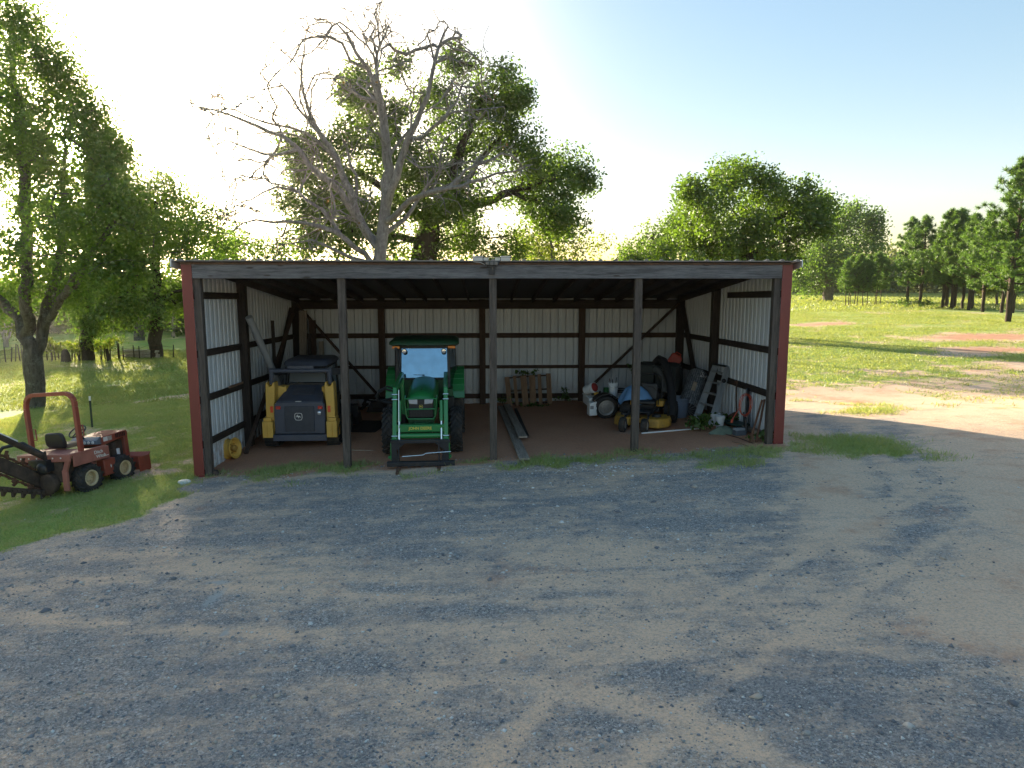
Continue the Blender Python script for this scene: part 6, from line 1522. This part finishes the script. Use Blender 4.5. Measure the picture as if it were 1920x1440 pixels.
q0 = S(SW - .22, 1.55, 0); single('wire_screen', 'dark wire screen leaning on the right wall behind the orange cord', 'screen', MB().bb(-.20, .20, -.015, .015, 0, .62), ms_, (q0.x, q0.y, .92), (R(0), R(6), R(62)), bevel=.004)
q0 = S(SW - .30, 1.35, 0); single('dark_panel', 'low dark panel standing on edge at the foot of the right wall under the cord', 'panel', MB().bb(-.42, .42, -.02, .02, 0, .34), pm('dark_panel', (.035, .032, .034), .6, 0, .3, 6), (q0.x, q0.y, gz(q0.x, q0.y) + .04), (R(-5), 0, R(75)), bevel=.004)
for i, (u0, u1, lab) in enumerate(((SW - .62, SW - .36, 'left rusty stake leaning against the front corner post'), (SW - .48, SW - .31, 'right rusty stake leaning against the front corner post'))):
    p0 = S(u0, .22); p1 = S(u1, .30, 0); p1.z = p0.z + .92; single('steel_stake', lab, 'stake', MB().tube([Vector((0, 0, 0)), p1 - p0], .022, 8), RUST, tuple(p0), group='stakes at the front corner post')
p = place(346, 905); single('bucket_cover', 'pale blue plastic lid lying in the grass at the left front corner', 'cover', MB().lathe([(.115, 0), (.125, .014), (.12, .028), (.10, .032), (.07, .038), (.0, .04)], (0, 0, 0), (0, 0, 1), 22), pm('pale_blue_plastic', (.38, .47, .46), .5, 0, .1, 6), tuple(p), (R(6), R(3), 0))
p = place(395, 890); crumple('dirt_clod', 'small brown mound of rotted wood at the foot of the left front post', 'mound', tuple(p), .22, .16, .13, MUD, 9)

# ------------------------------------------------------------------ lawn posts, fence and garden beyond
def tpost(px, by_, top, lab, white=True):
    b = place(px, by_); h = at(px, top, b.y).z - b.z
    t = thing('steel_fence_post', lab, 'fence post', tuple(b)); mb = MB(); mb.bb(-.028, .028, -.006, .006, -.1, h * .86); mb.bb(-.006, .006, 0, .035, -.1, h * .86); mb.build('stem', pm('green_black_steel', (.012, .025, .018), .5), t); mb = MB(); mb.bb(-.029, .029, -.007, .007, h * .86, h); mb.bb(-.007, .007, 0, .036, h * .86, h); mb.build('tip', DECAL, t)
    return t
tpost(173, 801, 743, 'dark steel post with a white tip standing on the lawn behind the trencher')
FB = place(140, 676); FN = thing('picket_fence', 'old wire fence on thin crooked posts crossing the far side of the lawn', 'fence', tuple(FB))
rs = np.random.RandomState(9); prev = None; tops = []
for px in [-6, 1, 12, 19, 27, 33, 40, 66, 75, 88, 104, 113, 117, 131, 140, 149, 152, 160, 173, 180, 190, 205, 212, 224, 228, 236, 246, 264, 285, 325]:
    b = place(px, 676 - .03 * (px - 140)); h = .75 + .35 * rs.rand(); q_ = Vector((b.x - FB.x, b.y - FB.y + rs.randn() * .15, b.z - FB.z)); tp = q_ + Vector((rs.randn() * .07, 0, h))
    MB().tube([q_ - Vector((0, 0, .1)), tp], [.035, .028], 6).build('post', W_['darkz'], FN); tops.append((q_, h))
mb = MB()
for f in (.3, .6, .9):
    mb.tube([q_ + Vector((0, 0, h * f * .9)) for q_, h in tops], .009, 4)
mb.build('wire', RUST, FN)
def thinplant(px, by_, top, lab, spread, n, name='garden_shrub', m=None, size=.14):
    b = place(px, by_); h = at(px, top, b.y).z - b.z; t = thing(name, lab, 'shrub', tuple(b)); rs = np.random.RandomState(int(px)); sk = Skeleton(); sk.limb([(0, 0, -.1), (.03, 0, h * .4), (0, 0, h * .7)], -1, .06, .03, .25, .03)
    C = [np.array([rs.randn() * spread, rs.randn() * spread, h * (.45 + .5 * rs.rand())]) for _ in range(n)]; tips = sk.reach(C, rs=rs); sk.mesh('stem', BARK, t, .008, .05); leaves('foliage', [sk.p[i] for i in tips], 26, .11, size, m or BRIGHT, t, rs=rs)
thinplant(97, 678, 632, 'bright bushy garden shrub left of the mossy stump by the fence', .42, 34)
thinplant(150, 677, 640, 'slender bright shrub just left of the dark fence line trunk', .25, 14)
thinplant(190, 676, 634, 'flat-topped bright shrub just right of the dark fence line trunk', .48, 26)
p = place(124, 679); single('tree_stump', 'tall dark pointed stump standing at the fence', 'stump', MB().lathe([(.30, -.1), (.26, .1), (.23, .4), (.18, .62), (.10, .74), (.0, .78)], (0, 0, 0), (0, 0, 1), 12), BARKD, tuple(p))
p = place(204, 677); single('wooden_post', 'short thick broken post at the fence right of the flat-topped shrub', 'post', MB().tube([(0, 0, -.1), (-.03, 0, .4), (-.08, 0, .72)], [.12, .10, .09], 8), BARKD, tuple(p))
p0 = place(266, 671); rs = np.random.RandomState(6); LOGM = pm('bleached_firewood', (.36, .33, .29), .9, 0, .3, 6); logb = MB().tube([(-.42, 0, 0), (.42, .0, 0)], .045, 7).build('firewood_log', LOGM)
for k in range(40):
    o = logb if k == 0 else logb.copy()
    if k: COL.objects.link(o)
    r_ = k // 8; o.location = (p0.x - .62 + (k % 4) * .41 + rs.randn() * .05, p0.y + ((k // 4) % 2) * .35, p0.z + .05 + r_ * .095 + rs.rand() * .02); o.rotation_euler = (rs.rand() * 3, rs.randn() * .05, rs.randn() * .12)
    tag(o, 'bleached log in the low firewood stack by the broad fence line trunk', 'log', 'logs of the firewood stack')

# ------------------------------------------------------------------ grass and stones
def blades(name, label, n, xr, yr, h, w, m, seed, keep, amt=None):
    rs = np.random.RandomState(seed); x = xr[0] + (xr[1] - xr[0]) * rs.rand(n); y = yr[0] + (yr[1] - yr[0]) * rs.rand(n)
    g, d_, r_ = fields(x, y); cl = fbm(x, y, 77, 1.6); k = (g * (.35 + 1.1 * cl) > keep * (.4 + .9 * rs.rand(n)))
    u_, w_ = shed_uv(x, y); k &= ~((u_ > .0) & (u_ < SW) & (w_ > .55 + .5 * cl) & (w_ < SD)); x, y, cl = x[k], y[k], cl[k]; n = len(x)
    z = ground_z(x, y) - .01; a = rs.rand(n) * 6.283; hh = h * (.45 + .8 * rs.rand(n)) * (.6 + .8 * cl); ln_ = rs.randn(n, 2) * .8 * hh[:, None]; wd = w * (.6 + .8 * rs.rand(n))
    b0 = np.stack([x - np.cos(a) * wd / 2, y - np.sin(a) * wd / 2, z], 1); b1 = np.stack([x + np.cos(a) * wd / 2, y + np.sin(a) * wd / 2, z], 1); t = np.stack([x + ln_[:, 0], y + ln_[:, 1], z + hh], 1)
    o = np_mesh(name, np.stack([b0, b1, t], 1).reshape(-1, 3), np.arange(3 * n).reshape(n, 3), m, k=3); return tag(o, label, None, kind='stuff')
LAWN = leafmat('lawn_blade', (.20, .30, .10), (.41, .40, .19), .35, (1.6, 1.5, .5), 1.1)
MEAD = leafmat('meadow_blade', (.19, .245, .07), (.34, .33, .13), .38, (1.3, 1.35, .5), .25)
blades('lawn_grass', 'mown green lawn grass around the trencher', 260000, (-17, -5.2), (9, 25), .065, .013, LAWN, 1, .42)
blades('lawn_grass', 'lawn grass running back to the fence', 120000, (-34, -6), (25, 48), .11, .035, MEAD, 2, .45)
blades('verge_grass', 'grass tufts along the front of the shed and its right corner', 190000, (-6.6, 10.5), (12.6, 22), .10, .014, LAWN, 3, .34)
blades('meadow_grass', 'sunlit meadow grass right of the shed', 300000, (6, 42), (18, 75), .09, .03, MEAD, 4, .45)
blades('meadow_grass', 'paler grass of the far meadow running back to the woods', 110000, (22, 170), (72, 172), .24, .13, MEAD, 6, .40)
sm, nt, ns, ln, b = nodes_of('loose_stone'); geo = N(nt, 'ShaderNodeNewGeometry'); r1 = ramp(nt, [(0, (.13, .135, .15)), (.35, (.22, .225, .24)), (.6, (.34, .325, .30)), (.82, (.46, .38, .30)), (.93, (.58, .56, .53)), (1, (.60, .59, .57))]); ln.new(geo.outputs['Random Per Island'], r1.inputs['Fac']); ln.new(r1.outputs['Color'], b.inputs['Base Color']); b.inputs['Roughness'].default_value = .85
wm_, nt, ns, ln, b = nodes_of('white_stone'); b.inputs['Base Color'].default_value = (.62, .62, .60, 1); b.inputs['Roughness'].default_value = .8
OV = np.array([[1, 0, 0], [-1, 0, 0], [0, 1, 0], [0, -1, 0], [0, 0, 1], [0, 0, -1]], float); OF = np.array([[0, 2, 4], [2, 1, 4], [1, 3, 4], [3, 0, 4], [2, 0, 5], [1, 2, 5], [3, 1, 5], [0, 3, 5]])
def stones(name, label, x, y, s, m, seed):
    rs = np.random.RandomState(seed); n = len(x); z = ground_z(x, y) + .018 * (fbm(x, y, 5, 1.3) - .5)
    V = OV[None] * (s[:, None, None] * (.6 + .7 * rs.rand(n, 6, 1))) + rs.randn(n, 6, 3) * s[:, None, None] * .16; V[..., 2] *= .62
    a = rs.rand(n) * 6.283; ca, sa = np.cos(a)[:, None], np.sin(a)[:, None]; X = V[..., 0] * ca - V[..., 1] * sa; Yv = V[..., 0] * sa + V[..., 1] * ca
    V = np.stack([X + x[:, None], Yv + y[:, None], V[..., 2] + (z + s * .12)[:, None]], -1)
    o = np_mesh(name, V.reshape(-1, 3), (OF[None] + 6 * np.arange(n)[:, None, None]).reshape(-1, 3), m, k=3); return tag(o, label, None, kind='stuff')
rs = np.random.RandomState(8); n = 95000; y = 4.4 + 10.2 * rs.rand(n) ** 1.5; x = (rs.rand(n) * 2 - 1) * (y * .78 + .8); g, d_, r_ = fields(x, y); k = (rs.rand(n) > g * 1.6) & (rs.rand(n) > d_ * 1.1); x, y = x[k], y[k]
s = .0068 * np.exp(rs.randn(len(x)) * .5) * (1 + .2 * (y > 8)); big = rs.rand(len(x)) < .025; s[big] *= 2.2
stones('loose_gravel', 'loose crushed stone over the yard', x, y, s, sm, 3)
xx = []; yy = []
for (px, py, rx, ry, c_) in [(1080, 878, 130, 12, 150), (1200, 885, 120, 14, 90), (1040, 905, 160, 20, 60), (520, 900, 60, 25, 60), (1000, 1000, 700, 100, 120), (700, 1250, 700, 150, 90)]:
    for k in range(c_):
        p = on_ground(px + rs.randn() * rx * .6, py + rs.randn() * ry * .6); xx.append(p.x); yy.append(p.y)
xx = np.array(xx); yy = np.array(yy); u_, w_ = shed_uv(xx, yy); k = (w_ < .2) & (yy > 4.5); xx, yy = xx[k], yy[k]
stones('white_chips', 'white stone chips scattered in the dark gravel', xx, yy, .012 * np.exp(rs.randn(len(xx)) * .4), wm_, 5)


# thin volume added to imitate glare; it scatters forward, round the low sun only
hz = bpy.data.materials.new('glare_haze'); hz.use_nodes = True; nt = hz.node_tree; nt.nodes.remove(nt.nodes['Principled BSDF'])
pv = nt.nodes.new('ShaderNodeVolumePrincipled'); pv.inputs['Color'].default_value = (.97, .95, .92, 1); pv.inputs['Density'].default_value = .00026; pv.inputs['Anisotropy'].default_value = .88
nt.links.new(pv.outputs[0], nt.nodes['Material Output'].inputs['Volume'])
tag(MB().bb(-260, 300, -60, 320, -2.2, 19.5).build('haze', hz, smooth=False), 'thin warm haze added for the glare round the sun', None, kind='stuff')
SC.cycles.volume_bounces = 1
